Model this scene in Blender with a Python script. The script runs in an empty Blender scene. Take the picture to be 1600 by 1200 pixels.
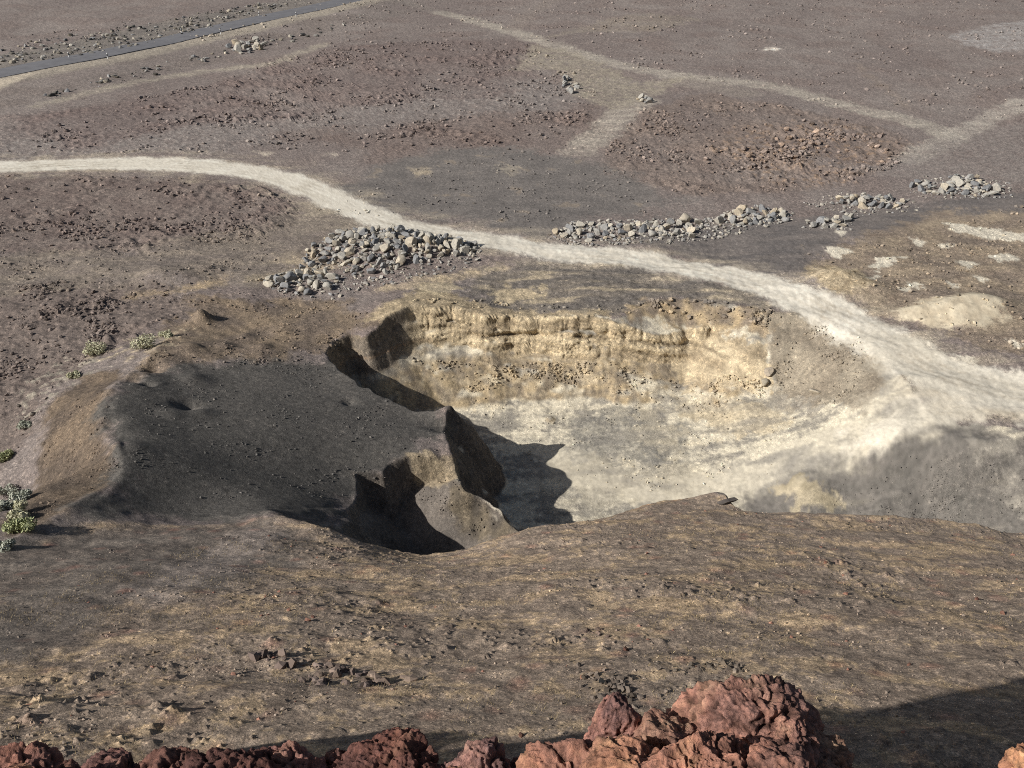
import bpy, math, random, time
import numpy as np
from mathutils import Vector, Matrix
T0 = time.time()
rng = np.random.default_rng(7)
random.seed(7)
F32 = np.float32

# ------------------------------------------------------------------ camera numbers
HC = 40.0                      # eye height above the plain
PITCH = math.radians(30.0)
FPX = 1600 * 35 / 36           # focal length in pixels of the 1600 wide photograph
CP, SP = math.cos(PITCH), math.sin(PITCH)

def ray(px, py):
    u = (np.asarray(px, float) - 800) / FPX
    v = (np.asarray(py, float) - 600) / FPX
    return u, CP - v * SP, -SP - v * CP

def at(px, py, z=0.0):
    """the point of height z seen at a place of the photograph"""
    x, y, dz = ray(px, py)
    t = (np.asarray(z, float) - HC) / dz
    return x * t, y * t

# ------------------------------------------------------------------ noise
_perm = np.random.default_rng(3).permutation(256).astype(np.int32)
_perm = np.concatenate([_perm, _perm])
_ga = np.random.default_rng(5).normal(size=(256, 3)); _ga /= np.linalg.norm(_ga, axis=1)[:, None]
_gx, _gy, _gz = [_ga[:, i].astype(F32) for i in range(3)]
_ang = np.random.default_rng(6).uniform(0, 2 * np.pi, 256)
_g2x, _g2y = np.cos(_ang).astype(F32), np.sin(_ang).astype(F32)
_rnd = np.random.default_rng(9).uniform(0, 1, (3, 256)).astype(F32)

def n2(x, y, s, off=0.0):
    """2D gradient noise, about -1..1, wavelength s"""
    x = np.asarray(x, F32) / F32(s) + F32(off * 17.3); y = np.asarray(y, F32) / F32(s) + F32(off * 9.1)
    xf, yf = np.floor(x), np.floor(y)
    xi, yi = xf.astype(np.int32) & 255, yf.astype(np.int32) & 255
    fx, fy = x - xf, y - yf
    u = fx * fx * fx * (fx * (fx * 6 - 15) + 10); v = fy * fy * fy * (fy * (fy * 6 - 15) + 10)
    xj, yj = (xi + 1) & 255, (yi + 1) & 255
    def g(a, b, dx, dy):
        h = _perm[_perm[a] + b]
        return _g2x[h] * dx + _g2y[h] * dy
    a = g(xi, yi, fx, fy); b = g(xj, yi, fx - 1, fy)
    c = g(xi, yj, fx, fy - 1); d = g(xj, yj, fx - 1, fy - 1)
    r = a + u * (b - a)
    return (r + v * ((c + u * (d - c)) - r)) * F32(1.5)

def n3(x, y, z, s, off=0.0):
    x = np.asarray(x, F32) / F32(s) + F32(off * 7.7); y = np.asarray(y, F32) / F32(s) + F32(off * 3.1); z = np.asarray(z, F32) / F32(s) + F32(off * 5.3)
    xf, yf, zf = np.floor(x), np.floor(y), np.floor(z)
    xi, yi, zi = xf.astype(np.int32) & 255, yf.astype(np.int32) & 255, zf.astype(np.int32) & 255
    fx, fy, fz = x - xf, y - yf, z - zf
    fade = lambda t: t * t * t * (t * (t * 6 - 15) + 10)
    u, v, w = fade(fx), fade(fy), fade(fz)
    out = None
    for k in (0, 1):
        lay = None
        for j in (0, 1):
            row = None
            for i in (0, 1):
                h = _perm[_perm[_perm[(xi + i) & 255] + ((yi + j) & 255)] + ((zi + k) & 255)]
                val = _gx[h] * (fx - i) + _gy[h] * (fy - j) + _gz[h] * (fz - k)
                row = val if row is None else row + u * (val - row)
            lay = row if lay is None else lay + v * (row - lay)
        out = lay if out is None else out + w * (lay - out)
    return out * F32(1.5)

def fbm2(x, y, s, octv=4, off=0.0, gain=0.5):
    r = 0; a = 1.0
    for i in range(octv):
        r = r + F32(a) * n2(x, y, s, off + i * 1.37); s *= 0.5; a *= gain
    return r

def worley(x, y, s, off=0.0):
    """distance to the nearest random point (in cells) and a random number of that cell"""
    x = np.asarray(x, F32) / F32(s) + F32(off * 3.3); y = np.asarray(y, F32) / F32(s) + F32(off * 1.9)
    xf, yf = np.floor(x), np.floor(y)
    best = np.full(x.shape, 9.0, F32); rid = np.zeros(x.shape, F32)
    xi, yi = xf.astype(np.int32), yf.astype(np.int32)
    for j in (-1, 0, 1):
        for i in (-1, 0, 1):
            h = _perm[_perm[(xi + i) & 255] + ((yi + j) & 255)]
            d = np.hypot(xf + i + _rnd[0][h] - x, yf + j + _rnd[1][h] - y)
            m = d < best
            best = np.where(m, d, best); rid = np.where(m, _rnd[2][h], rid)
    return best, rid

def sstep(a, b, x):
    t = np.clip((x - a) / (b - a), 0, 1)
    return t * t * (3 - 2 * t)

# ------------------------------------------------------------------ plane geometry
def seg_dist(X, Y, pts, closed=False):
    """distance to a polyline; X, Y flat arrays"""
    P = np.asarray(pts, F32)
    best = np.full(X.shape, 1e12, F32)
    n = len(P)
    for i in range(n if closed else n - 1):
        ax, ay = P[i]; bx, by = P[(i + 1) % n]
        dx, dy = bx - ax, by - ay
        L = dx * dx + dy * dy + 1e-9
        t = np.clip(((X - ax) * dx + (Y - ay) * dy) / L, 0, 1)
        best = np.minimum(best, (X - ax - t * dx) ** 2 + (Y - ay - t * dy) ** 2)
    return np.sqrt(best)

def inside(X, Y, pts):
    P = np.asarray(pts, F32); c = np.zeros(X.shape, bool); n = len(P)
    for i in range(n):
        ax, ay = P[i]; bx, by = P[(i + 1) % n]
        if ay == by: continue
        c ^= ((ay > Y) != (by > Y)) & (X < (bx - ax) * (Y - ay) / (by - ay) + ax)
    return c

def pxz(lst):
    return [tuple(float(q) for q in at(a, b, z)) for a, b, z in lst]

def smooth_line(pts, n=8):
    """Catmull-Rom through the points"""
    P = np.array(pts, float); P = np.vstack([2 * P[0] - P[1], P, 2 * P[-1] - P[-2]]); out = []
    for k in range(1, len(P) - 2):
        for t in np.arange(n) / n:
            out.append(.5 * ((2 * P[k]) + (-P[k - 1] + P[k + 1]) * t + (2 * P[k - 1] - 5 * P[k] + 4 * P[k + 1] - P[k + 2]) * t ** 2 + (-P[k - 1] + 3 * P[k] - 3 * P[k + 1] + P[k + 2]) * t ** 3))
    out.append(P[-2]); return [tuple(q) for q in out]

class RBF:
    def __init__(s, pts, c=4.0):
        P = np.array(pts, float); s.P = P; s.c = c
        A = np.sqrt(((P[:, None, :2] - P[None, :, :2]) ** 2).sum(-1) + c * c)
        n = len(P); M = np.zeros((n + 1, n + 1)); M[:n, :n] = A - np.eye(n) * 0.02; M[:n, n] = 1; M[n, :n] = 1
        s.w = np.linalg.solve(M, np.append(P[:, 2], 0))
    def __call__(s, X, Y):
        r = np.full(X.shape, s.w[-1], F32)
        for (px, py, _), w in zip(s.P, s.w):
            r += F32(w) * np.sqrt((X - F32(px)) ** 2 + (Y - F32(py)) ** 2 + F32(s.c ** 2))
        return r

# ------------------------------------------------------------------ the land before digging
edge_px = [-250, 0, 140, 260, 420, 540, 670, 830, 1000, 1110, 1165, 1400, 1600, 1850]
edge_Y = [36, 37.8, 42, 44.7, 46, 44.5, 43, 46, 50, 51.5, 49, 48, 46, 43]
edge_Z = [9.8, 8.9, 6.9, 5.2, 4.7, 4.4, 4.2, 3.7, 2.4, 2.0, 2.9, 3.2, 3.5, 4.2]
SLOPE = 0.57
ctl = []
def C(px, py, z):
    x, y = at(px, py, z); ctl.append((float(x), float(y), z))
for px in (-250, 0, 140, 260, 420, 450, 480, 510, 540, 600, 670, 750, 830, 1000, 1110, 1165, 1400, 1600, 1850):
    Ye, Ze = np.interp(px, edge_px, edge_Y), np.interp(px, edge_px, edge_Z)
    u = (px - 800) / FPX
    d = Ye * CP + (HC - Ze) * SP
    ctl.append((u * d, Ye, Ze))
for px in (-250, 50, 300, 550, 800, 1050, 1300, 1550, 1850):
    Ye, Ze = np.interp(px, edge_px, edge_Y), np.interp(px, edge_px, edge_Z)
    for py in (930, 1010, 1100, 1200):
        t = math.tan(PITCH + math.atan((py - 600) / FPX))
        num = HC - Ze - SLOPE * Ye; num += (9.7 - num) * min(1, (py - 850) / 160)
        Y = num / (t - SLOPE)
        C(px, py, HC - t * Y)
# crater rim and the steep upper slope
CREST = [(-60, -9, 30), (-40, -5, 33), (-27, -2, 32.5), (-22, .3, 34.8), (-18.5, 1.8, 36.6), (-16, 3.6, 38.2), (-13.5, 4.8, 39.2), (-10.5, 4.8, 39.3), (-5, 2.6, 38.5), (-2, 1.2, 38.36), (0, 1.16, 38.38), (2, 1.2, 38.36),  # unseen left peak is raised to cast the lower right shadow
         (6, 2.4, 38.0), (14, 3.4, 37.0), (26, 4, 35), (42, 4, 32), (65, 2, 29)]
for x, y, z in CREST:
    if x < -24 or x > 13:
      for dy_, dz_ in ((4, 9.2), (9, 15.2)): ctl.append((x, y + dy_, z - dz_ * (1 - abs(x) * .004)))
# plain
for px in (-500, -200, 100, 400, 700, 1000, 1300, 1600, 1900, 2200):
    for py in (330, 420): C(px, py, 0)
for p in [(0, 470, 0), (150, 470, .2), (-300, 600, 0), (0, 600, .2), (60, 560, .1), (0, 720, -.3), (32, 830, -.5), (-150, 780, -.3), (70, 640, .8),
          (-400, 850, 1), (450, 470, .1), (560, 500, .5), (590, 508, .8), (606, 489, 1.2), (640, 476, 1.3), (690, 474, 1.1), (720, 479, .7), (770, 490, .1), (600, 455, .3), (660, 448, .3), (760, 465, 0), (900, 480, 0), (1050, 462, 0), (1200, 475, 0), (1300, 495, 0),
          (1400, 540, 0), (1470, 600, 0), (1600, 600, 0), (1850, 620, 0), (1500, 450, .3), (1560, 480, .6), (1430, 495, .3), (1300, 440, .5),
          (2100, 600, 0), (2200, 800, 0), (1850, 700, -.5)]: C(*p)
# left ridge
for p in [(320, 485, .7), (270, 530, 1.3), (225, 565, 2.1), (160, 620, 3.6), (165, 680, 4.5), (193, 730, 5.5), (120, 785, 6.8),
          (110, 690, 2.6), (130, 740, 3.2), (60, 780, 3.0), (90, 640, 1.4)]: C(*p)
# dark slope falling to the pits
for p in [(300, 600, 2.0), (300, 680, 3.55), (330, 760, 3.9), (420, 600, 1.3), (450, 680, 2.0), (470, 760, 1.6), (520, 600, .35), (500, 540, .5), (590, 612, .25), (640, 634, -.1), (680, 645, -.05),
          (600, 640, .1), (580, 690, .6), (690, 640, .3), (705, 633, .35), (640, 700, .2), (700, 690, -.1), (560, 740, .2), (545, 800, .6), (450, 785, 3.0), (450, 801, 3.9), (470, 800, 3.2), (500, 803, 2.2), (500, 785, 1.6), (500, 819, 2.7), (560, 831, 1.6), (590, 842, .9),
          (330, 800, 4.2), (220, 790, 5.3), (250, 720, 4.95), (220, 660, 4.2), (710, 742, -.7), (760, 785, -1.8), (800, 815, -2.4), (820, 832, -2.8)]: C(*p)
# no hollow of the base where the pits are dug: anchors
for p in [(900, 600, -.5), (1050, 600, -.5), (1050, 700, -.8), (900, 720, -.8), (1300, 640, -.2), (1500, 700, -.4), (1600, 770, .3), (1350, 740, 0)]: C(*p)
base_rbf = RBF(ctl, 3.0)

floor_rbf = RBF([(*map(float, at(a, b, z)), z) for a, b, z in [
    (560, 560, -5.8), (620, 600, -6), (700, 610, -6), (720, 640, -6.2), (850, 620, -6), (850, 700, -6.5), (800, 760, -6.9), (900, 800, -7), (1000, 620, -5.9), (1000, 680, -6.2), (1000, 760, -6.8),
    (1100, 620, -5.5), (1150, 700, -5.6), (1150, 755, -6.2), (1250, 650, -4.0), (1250, 605, -3.6), (1300, 690, -3.0), (1350, 600, -1.7), (1350, 555, -1.0), (1390, 650, -1.1), (1440, 620, -.25), (1480, 580, 0),
    (1250, 722, -4.4), (1200, 790, -6.5), (1300, 745, -4.4), (1400, 700, -1.7), (1400, 770, -4.6), (1500, 690, -.7), (1500, 760, -3.3), (1450, 665, -.5), (1350, 680, -2.1), (1580, 680, -.4), (1600, 780, -3.4), (1700, 700, -.5), (1750, 800, -2), (1900, 700, -.3), (900, 900, -7.2), (1100, 850, -7), (1400, 850, -6), (1600, 860, -5), (760, 840, -7)]], 3.0)
floor2_rbf = RBF([(*map(float, at(a, b, z)), z) for a, b, z in [
    (432, 812, 3.8), (450, 822, 3.1), (480, 832, 2.5), (500, 838, 2.1), (540, 848, 1.4), (500, 805, 1.8), (560, 815, -.6), (572, 850, -.4), (600, 856, -2.6), (640, 864, -4.2), (700, 862, -5.2), (745, 858, -5.4), (600, 780, -4.2), (640, 800, -5), (660, 840, -5), (720, 845, -5.2), (760, 870, -5.5), (640, 760, -4.4), (700, 790, -4.6), (600, 900, -4)]], 3.0)

G_back = pxz([(513, 548, .5), (518, 530, .5), (545, 520, .5), (575, 521, .5), (590, 510, .8), (606, 491, 1.2), (640, 478, 1.3), (690, 476, 1.1), (720, 481, .7), (770, 492, .1), (850, 493, 0), (900, 494, 0), (960, 494, 0),
              (985, 487, 0), (1015, 479, 0), (1060, 471, 0), (1130, 474, 0), (1195, 486, 0)])
G_cinder = pxz([(1195, 486, 0), (1260, 494, 0), (1320, 512, 0), (1370, 545, 0), (1405, 585, 0), (1425, 615, 0)])
G_open = pxz([(1425, 615, 0), (1500, 660, -.2), (1600, 668, -.2), (1760, 680, -.3), (1900, 760, -.3)])
G_near = pxz([(1900, 830, 3.5), (1600, 830, 3.5), (1400, 806, 3.2), (1165, 797, 2.9), (1110, 776, 2.0), (1060, 780, 2.2), (1000, 790, 2.4), (905, 827, 3.6), (870, 832, 3.7), (840, 829, 3.6)])
G_spur = pxz([(822, 832, -2.8), (800, 815, -2.4), (760, 785, -1.8), (730, 765, -1.2), (711, 742, -.7), (708, 715, -.3), (698, 690, -.1), (690, 662, .1), (699, 638, .3), (706, 632, .35)])
G_left = pxz([(706, 632, .35), (685, 641, -.1), (640, 633, -.1), (590, 612, .25), (545, 583, .45), (520, 562, .5), (513, 548, .5)])
POLY1 = G_back + G_cinder[1:] + G_open[1:] + G_near + G_spur + G_left[1:-1]
H_rim = pxz([(712, 724, -.4), (690, 712, 0), (640, 712, .1), (612, 722, .15), (598, 735, .2), (575, 737, .2), (556, 742, .2), (562, 768, .3), (545, 800, .6), (552, 814, .95)])
H_strip = pxz([(552, 814, .95), (530, 824, 2.0), (500, 819, 2.7), (450, 807, 3.8), (428, 801, 4.5)])
H_near = pxz([(426, 806, 4.7), (446, 814, 4.6), (480, 824, 4.5), (504, 846, 4.4), (540, 854, 4.3), (600, 862, 4.2), (668, 868, 4.2), (678, 860, 4.2), (745, 852, 4.0), (765, 842, 3.8), (840, 829, 3.6)])
H_east = G_spur[:5]
POLY2 = H_rim + H_strip[1:] + H_near + H_east

def prof(d, tab):
    return np.interp(d, [t[0] for t in tab], [t[1] for t in tab]).astype(F32)
CLIFF = [(0, 0), (.18, .5), (.32, 1.25), (.62, 1.5), (.72, 1.9), (1.15, 2.5), (1.4, 3.1), (1.9, 3.6), (2.4, 4.0), (5.2, 6.0), (40, 26)]
BENCH = [(0, 0), (2.4, 1.3), (2.7, 2.3), (3.1, 3.0), (3.7, 3.6), (7.5, 6.2), (40, 24)]
CINDER = [(0, 0), (2, .5), (4, 1.5), (8, 4.4), (40, 24)]
STEEP = [(0, 0), (.5, 2.0), (1.4, 4.2), (3.2, 6.8), (40, 40)]
SPUR = [(0, 0), (.3, .7), (1.6, 2.7), (3.0, 5.4), (4.2, 7.4), (40, 50)]
EAST = [(0, 0), (.3, .5), (5, 3.9), (40, 26)]
OPEN = [(0, 0), (40, 40)]

BUMPS = [(424, 812, 4.7, .45, 1.0), (468, 828, 4.6, .35, 1.1), (508, 850, 4.5, .35, 1.2), (318, 506, .7, 1.25, .85), (238, 580, 2.2, -1.0, .85), (206, 604, 3, -.85, .8), (233, 614, 2.8, -.7, .5), (305, 598, 2, .55, 1.2), (295, 640, 2.6, -.6, .9), (318, 655, 2.5, .3, .9), (275, 662, 2.9, .3, .9), (410, 548, .9, .5, 1.1), (352, 546, 1.1, .35, .8), (300, 556, 1.4, .4, .9),
         (385, 528, .7, .35, .7), (440, 520, .6, .3, 1.0), (248, 436, 0, .7, 1.5), (322, 428, 0, .35, 1.0), (285, 436, 0, .5, 1.6), (1265, 775, -5.6, .9, 1.7), (1240, 764, -5.6, .3, 1.0), (580, 390, 0, .8, 5.0), (620, 400, 0, .5, 4.5), (690, 395, 0, .4, 3.5), (500, 448, 0, .45, 2.6),
         (980, 365, 0, .5, 4), (1050, 360, 0, .5, 3), (1160, 342, 0, .5, 4), (1500, 296, 0, .6, 5), (1185, 592, -4.5, .7, 1.0), (1160, 640, -5, .5, 2.0), (1490, 488, .5, .7, 2.4), (1540, 480, .5, .8, 2.6), (1430, 490, .3, .4, 1.5), (1310, 432, .3, .8, 2.0), (1280, 432, .3, .4, 1.2), (1360, 455, .3, .5, 2.0),
         (1130, 782, 2.2, .45, 1.0), (205, 700, 5.7, .3, 1.2), (170, 665, 4.7, -.5, .9), (545, 627, .6, -.35, .5), (860, 657, -6.2, .35, .4)]

RIDGE = smooth_line(pxz([(318, 486, .9), (270, 528, 1.8), (228, 560, 2.8), (196, 590, 3.6), (166, 622, 4.4), (158, 655, 5.0), (172, 690, 5.5), (193, 732, 6.2), (150, 765, 6.9), (110, 792, 7.5), (40, 835, 8.4), (-20, 872, 9.2)]), 3)
MOUND = pxz([(175, 640, 4), (300, 590, 2.2), (420, 570, 1), (515, 575, .5), (600, 622, .2), (690, 642, 0), (708, 690, -.1), (640, 710, .1), (560, 738, .2), (545, 798, .5), (450, 796, 3.5), (250, 806, 5.2), (150, 795, 6.5), (200, 735, 6)])
def macro_near(X, Y):
    b = base_rbf(X, Y)
    cx = [c[0] for c in CREST]
    q = Y - np.interp(X, cx, [c[1] for c in CREST]).astype(F32) + F32(.08) * n2(X, Y, 1.4, 5) + sstep(-7.5, -9, X) * (F32(.7) * n2(X, Y, 1.7, 8) + F32(.5) * n2(X, Y, .7, 9))
    top = np.interp(X, cx, [c[2] for c in CREST]).astype(F32) + np.interp(q, [-20, -5, -.7, 0, .4, 2, 5, 9, 13], [-7, -.6, -.02, 0, -.9, -5.6, -10.6, -15.2, -18.5]).astype(F32) * (1 - np.abs(X) * F32(.004))
    top += sstep(-7.5, -9, X) * sstep(8, 2, np.abs(q)) * (F32(.9) * n2(X, Y, 1.6, 6) + F32(.4) * n2(X, Y, .6, 7))  # roughens the unseen left crest to break up its shadow edge
    b = top + (b - top) * sstep(5.5, 10.5, q).astype(F32)
    for a, c, z, h, r in BUMPS:
        if z > -2:
            x0, y0 = at(a, c, z); b += F32(h) * np.exp(-((X - F32(x0)) ** 2 + (Y - F32(y0)) ** 2) / F32(r * r))
    d_edge = seg_dist(X, Y, G_near + H_near)
    hill = sstep(16, 40, HC - 0.82 * Y - b * .3)
    cm = 1 - F32(.7) * inside(X, Y, MOUND).astype(F32)
    b += cm * (F32(.30) * n2(X * F32(.6), Y, 5.0, 2) * sstep(1, 8, d_edge) + F32(.13) * n2(X * F32(.5), Y, 1.7, 3) + F32(.06) * n2(X, Y, .8, 4))
    for x0, y0, h, r in ((-4.9, 63.4, -1.0, 1.0), (-4.2, 58.9, -.8, .75), (-4.3, 60.4, .3, .7), (-4.2, 56.4, .55, .9), (-4.4, 65.8, .3, .9)):
        b += F32(h) * np.exp(-((X - F32(x0)) ** 2 * F32(.5) + (Y - F32(y0)) ** 2) / F32(r * r))
    d_r = seg_dist(X, Y, RIDGE); rw = np.interp(Y, [30, 38, 44, 60, 68, 80], [0, .25, .5, .6, .5, .1]).astype(F32)
    rp = sorted(RIDGE, key=lambda t: t[1]); right = X > np.interp(Y, [t[1] for t in rp], [t[0] for t in rp])
    b += rw * np.exp(-d_r / np.where(right, F32(3.4), F32(1.0))) * F32(1.25)
    z = b.copy()
    # edge of the digging is ragged
    j = F32(.55) * n2(X, Y, 3.2, 11) + F32(.26) * n2(X, Y, 1.2, 12) + F32(.07) * n2(X, Y, .5, 13)
    m1 = inside(X + j * F32(.6), Y + j, POLY1)
    m2 = inside(X + j * F32(.4), Y + j * F32(.5), POLY2)
    xs, ys = X[m1] + j[m1] * F32(.6), Y[m1] + j[m1]
    drop = np.full(xs.shape, 99, F32)
    # small buttresses along the wall
    but = F32(.25) * np.abs(n2(xs, ys * F32(.25), 2.6, 21)) + F32(.2) * np.abs(n2(xs, ys * F32(.25), .9, 22))
    for g, tab, k in ((G_back, CLIFF, 1), (G_cinder, CINDER, 0), (G_open, OPEN, 0), (G_near, STEEP, 1), (G_spur, SPUR, .6), (G_left, STEEP, .5)):
        d = seg_dist(xs, ys, g)
        if g is G_back:                                   # to the right the cliff stands back under a slope of loose soil
            wd_ = F32(2.5) * sstep(7, 16, xs) + F32(.5) * n2(xs, ys, 4, 23) * sstep(8, 12, xs)
            d = np.maximum(d - but * F32(.25) * sstep(.1, .8, d), 0)
            drop = np.minimum(drop, np.where(d < wd_, .54 * d, .54 * wd_ + prof(d - wd_, CLIFF) * (1 - .1 * wd_)))
            continue
        drop = np.minimum(drop, prof(np.maximum(d - but * F32(k) * sstep(.1, .8, d), 0), tab))
    fl = floor_rbf(X[m1], Y[m1]) + F32(.09) * n2(X[m1], Y[m1], 3.5, 31) * sstep(26, 18, X[m1]) + F32(.05) * n2(X[m1], Y[m1], .9, 32)
    for a, c, zz, h, r in BUMPS:
        if zz < -2:
            x0, y0 = at(a, c, zz); fl += F32(h) * np.exp(-((X[m1] - F32(x0)) ** 2 + (Y[m1] - F32(y0)) ** 2) / F32(r * r))
    bb = b[m1]
    a_ = bb - drop
    k = F32(.5); hh = np.clip(.5 + .5 * (a_ - fl) / k, 0, 1)       # soft join of the talus and the floor
    sm = fl + hh * (a_ - fl) + k * hh * (1 - hh)
    z[m1] = np.minimum(bb, sm)
    xs, ys = X[m2] + j[m2] * F32(.4), Y[m2] + j[m2] * F32(.5)
    drop = np.full(xs.shape, 99, F32)
    for g, tab in ((H_rim, STEEP), (H_strip, OPEN), (H_near, STEEP), (H_east, EAST)):
        drop = np.minimum(drop, prof(seg_dist(xs, ys, g), tab))
    bb = b[m2]; z[m2] = np.minimum(bb, np.maximum(floor2_rbf(X[m2], Y[m2]), bb - drop))
    return z, m1, m2

# raster of the near land
GX0, GX1, GY0, GY1, GS = -90.0, 90.0, -12.0, 112.0, 0.125
gx = np.arange(GX0, GX1 + GS / 2, GS, dtype=F32); gy = np.arange(GY0, GY1 + GS / 2, GS, dtype=F32)
MX, MY = np.meshgrid(gx, gy)
zz, mm1, mm2 = macro_near(MX.ravel(), MY.ravel())
GRID = zz.reshape(MX.shape); PIT = (mm1 | mm2).reshape(MX.shape)
GRID[1:-1] = (GRID[:-2] + 2 * GRID[1:-1] + GRID[2:]) / 4; GRID[:, 1:-1] = (GRID[:, :-2] + 2 * GRID[:, 1:-1] + GRID[:, 2:]) / 4
fade = sstep(0, 18, np.minimum(np.minimum(MX - GX0, GX1 - MX), np.minimum(GY1 - MY, MY * 0 + 50)))

def plain(X, Y):
    far = sstep(70, 110, Y)
    return F32(.55) * n2(X, Y, 45, 40) * far + F32(.25) * n2(X, Y, 17, 41) * sstep(80, 105, Y)
GRID = GRID * fade + 0
GRID += plain(MX.ravel(), MY.ravel()).reshape(MX.shape)

def bil(A, X, Y):
    fx = np.clip((X - GX0) / GS, 0, A.shape[1] - 1.001); fy = np.clip((Y - GY0) / GS, 0, A.shape[0] - 1.001)
    i = fx.astype(np.int32); j = fy.astype(np.int32); fx = (fx - i).astype(F32); fy = (fy - j).astype(F32)
    return (A[j, i] * (1 - fx) + A[j, i + 1] * fx) * (1 - fy) + (A[j + 1, i] * (1 - fx) + A[j + 1, i + 1] * fx) * fy

def height(X, Y):
    X = np.asarray(X, F32); Y = np.asarray(Y, F32)
    inn = (X > GX0) & (X < GX1) & (Y > GY0) & (Y < GY1)
    z = plain(X, Y)
    z = np.where(Y < GY0, -60 * sstep(GY0, GY0 - 60, Y) * 0, z)
    return np.where(inn, bil(GRID, X, Y), z).astype(F32)

def hit(px, py):
    """where the sight line through a place of the photograph meets the land"""
    x, y, dz = (float(q) for q in ray(px, py))
    n = math.sqrt(x * x + y * y + dz * dz); x, y, dz = x / n, y / n, dz / n
    t = np.concatenate([np.arange(8, 130, .05), np.arange(130, 420, .2)]).astype(F32)
    h = height(x * t, y * t) - (HC + dz * t)
    k = int(np.argmax(h > 0)) if (h > 0).any() else len(t) - 1
    if k > 0:
        a, b = h[k - 1], h[k]; tt = t[k - 1] + (t[k] - t[k - 1]) * float(-a / (b - a + 1e-9))
    else: tt = t[0]
    return float(x * tt), float(y * tt)
def hits(lst): return [hit(a, b) for a, b in lst]
print('macro', time.time() - T0)

# ------------------------------------------------------------------ the ground sheet: rings round the rim, denser where it is near
def build_columns():
    a = np.concatenate([np.arange(-180, -110, 3.0), np.arange(-110, -42, .6), np.arange(-42, 42, .066), np.arange(42, 110, .6), np.arange(110, 180, 3.0)])
    return np.radians(a)
AZ = build_columns(); NC = len(AZ)
NROW = 1500
rs = np.concatenate([np.arange(.8, 4, .03), np.arange(4, 14, .06), np.arange(14, 40, .06), np.arange(40, 105, .06), np.arange(105, 420, .3), np.geomspace(420, 6000, 40)]).astype(F32)
SA, CA = np.sin(AZ).astype(F32), np.cos(AZ).astype(F32)
def rows_for(sel):
    X = SA[sel][:, None] * rs[None]; Y = CA[sel][:, None] * rs[None]
    Z = height(X.ravel(), Y.ravel()).reshape(X.shape)
    dr = np.diff(rs)[None]; dz = np.diff(Z, axis=1)
    rm = (rs[1:] + rs[:-1])[None] / 2; zm = HC - (Z[:, 1:] + Z[:, :-1]) / 2
    D = np.hypot(rm, zm)
    sa, ca = zm / D, rm / D
    w = (np.abs(dr * sa + dz * ca) + .33 * np.hypot(dr, dz)) / D
    w = w * np.where(rm < 1.2, .5, np.where(rm < 11.5, .12, 1.0))
    return w
W = np.concatenate([rows_for(slice(i, i + 150)) for i in range(0, NC, 150)])
# even the spacing out sideways so that neighbouring rings stay side by side
for R_ in (22, 14):
    cs = np.concatenate([np.zeros((1, W.shape[1])), np.cumsum(W, 0, dtype=np.float64)])
    lo = np.clip(np.arange(NC) - R_, 0, NC); hi = np.clip(np.arange(NC) + R_ + 1, 0, NC)
    W = ((cs[hi] - cs[lo]) / (hi - lo)[:, None])
CW = np.concatenate([np.zeros((NC, 1)), np.cumsum(W, 1)], 1); CW /= CW[:, -1:]
tgt = np.linspace(0, 1, NROW)
RR = np.stack([np.interp(tgt, CW[i], rs) for i in range(NC)]).astype(F32)
del W, cs, CW
X = (SA[:, None] * RR); Y = (CA[:, None] * RR)
Z = height(X.ravel(), Y.ravel()).reshape(X.shape)
ZM = Z.copy()
def ground_z(x, y):
    return float(height(np.array([x], F32), np.array([y], F32))[0])

def normals(X, Y, Z):
    def df(A, ax):
        return np.gradient(A, axis=ax)
    ax_, ay_, az_ = df(X, 1), df(Y, 1), df(Z, 1)
    bx_, by_, bz_ = df(X, 0), df(Y, 0), df(Z, 0)
    nx, ny, nz = by_ * az_ - bz_ * ay_, bz_ * ax_ - bx_ * az_, bx_ * ay_ - by_ * ax_
    l = np.sqrt(nx * nx + ny * ny + nz * nz) + 1e-12
    return (nx / l).astype(F32), (ny / l).astype(F32), (nz / l).astype(F32)
print('rings', X.shape, time.time() - T0)
NX, NY, NZ = normals(X, Y, Z)
if NZ.mean() < 0: NX, NY, NZ = -NX, -NY, -NZ
SH = X.shape
x, y, z = X.ravel(), Y.ravel(), Z.ravel(); nx, ny, nz = NX.ravel(), NY.ravel(), NZ.ravel()

# ---- regions painted by their outlines on the ground
def region(idx_pts, pad):
    P = np.array(idx_pts); return np.nonzero((x > P[:, 0].min() - pad) & (x < P[:, 0].max() + pad) & (y > P[:, 1].min() - pad) & (y < P[:, 1].max() + pad))[0]
EDGE1, EDGE2, EDGE3 = n2(x, y, .9, 150), n2(x, y, .38, 151), n2(x, y, .17, 152)
def poly(px, soft=1.0, amp=1.0, ns=3.0, seed=0, world=None):
    P = world or hits(px); m = np.zeros(x.shape, F32)
    i = region(P, soft + amp + 1)
    if len(i) == 0: return m
    d = seg_dist(x[i], y[i], P, True); d = np.where(inside(x[i], y[i], P), d, -d)
    d = d + F32(amp) * (n2(x[i], y[i], ns, seed) + F32(.6) * n2(x[i], y[i], ns * .37, seed + 1) + F32(.45) * EDGE1[i] + F32(.4) * EDGE2[i] + F32(.3) * EDGE3[i])
    m[i] = sstep(-soft * .6, soft * .6, d); return m
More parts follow.
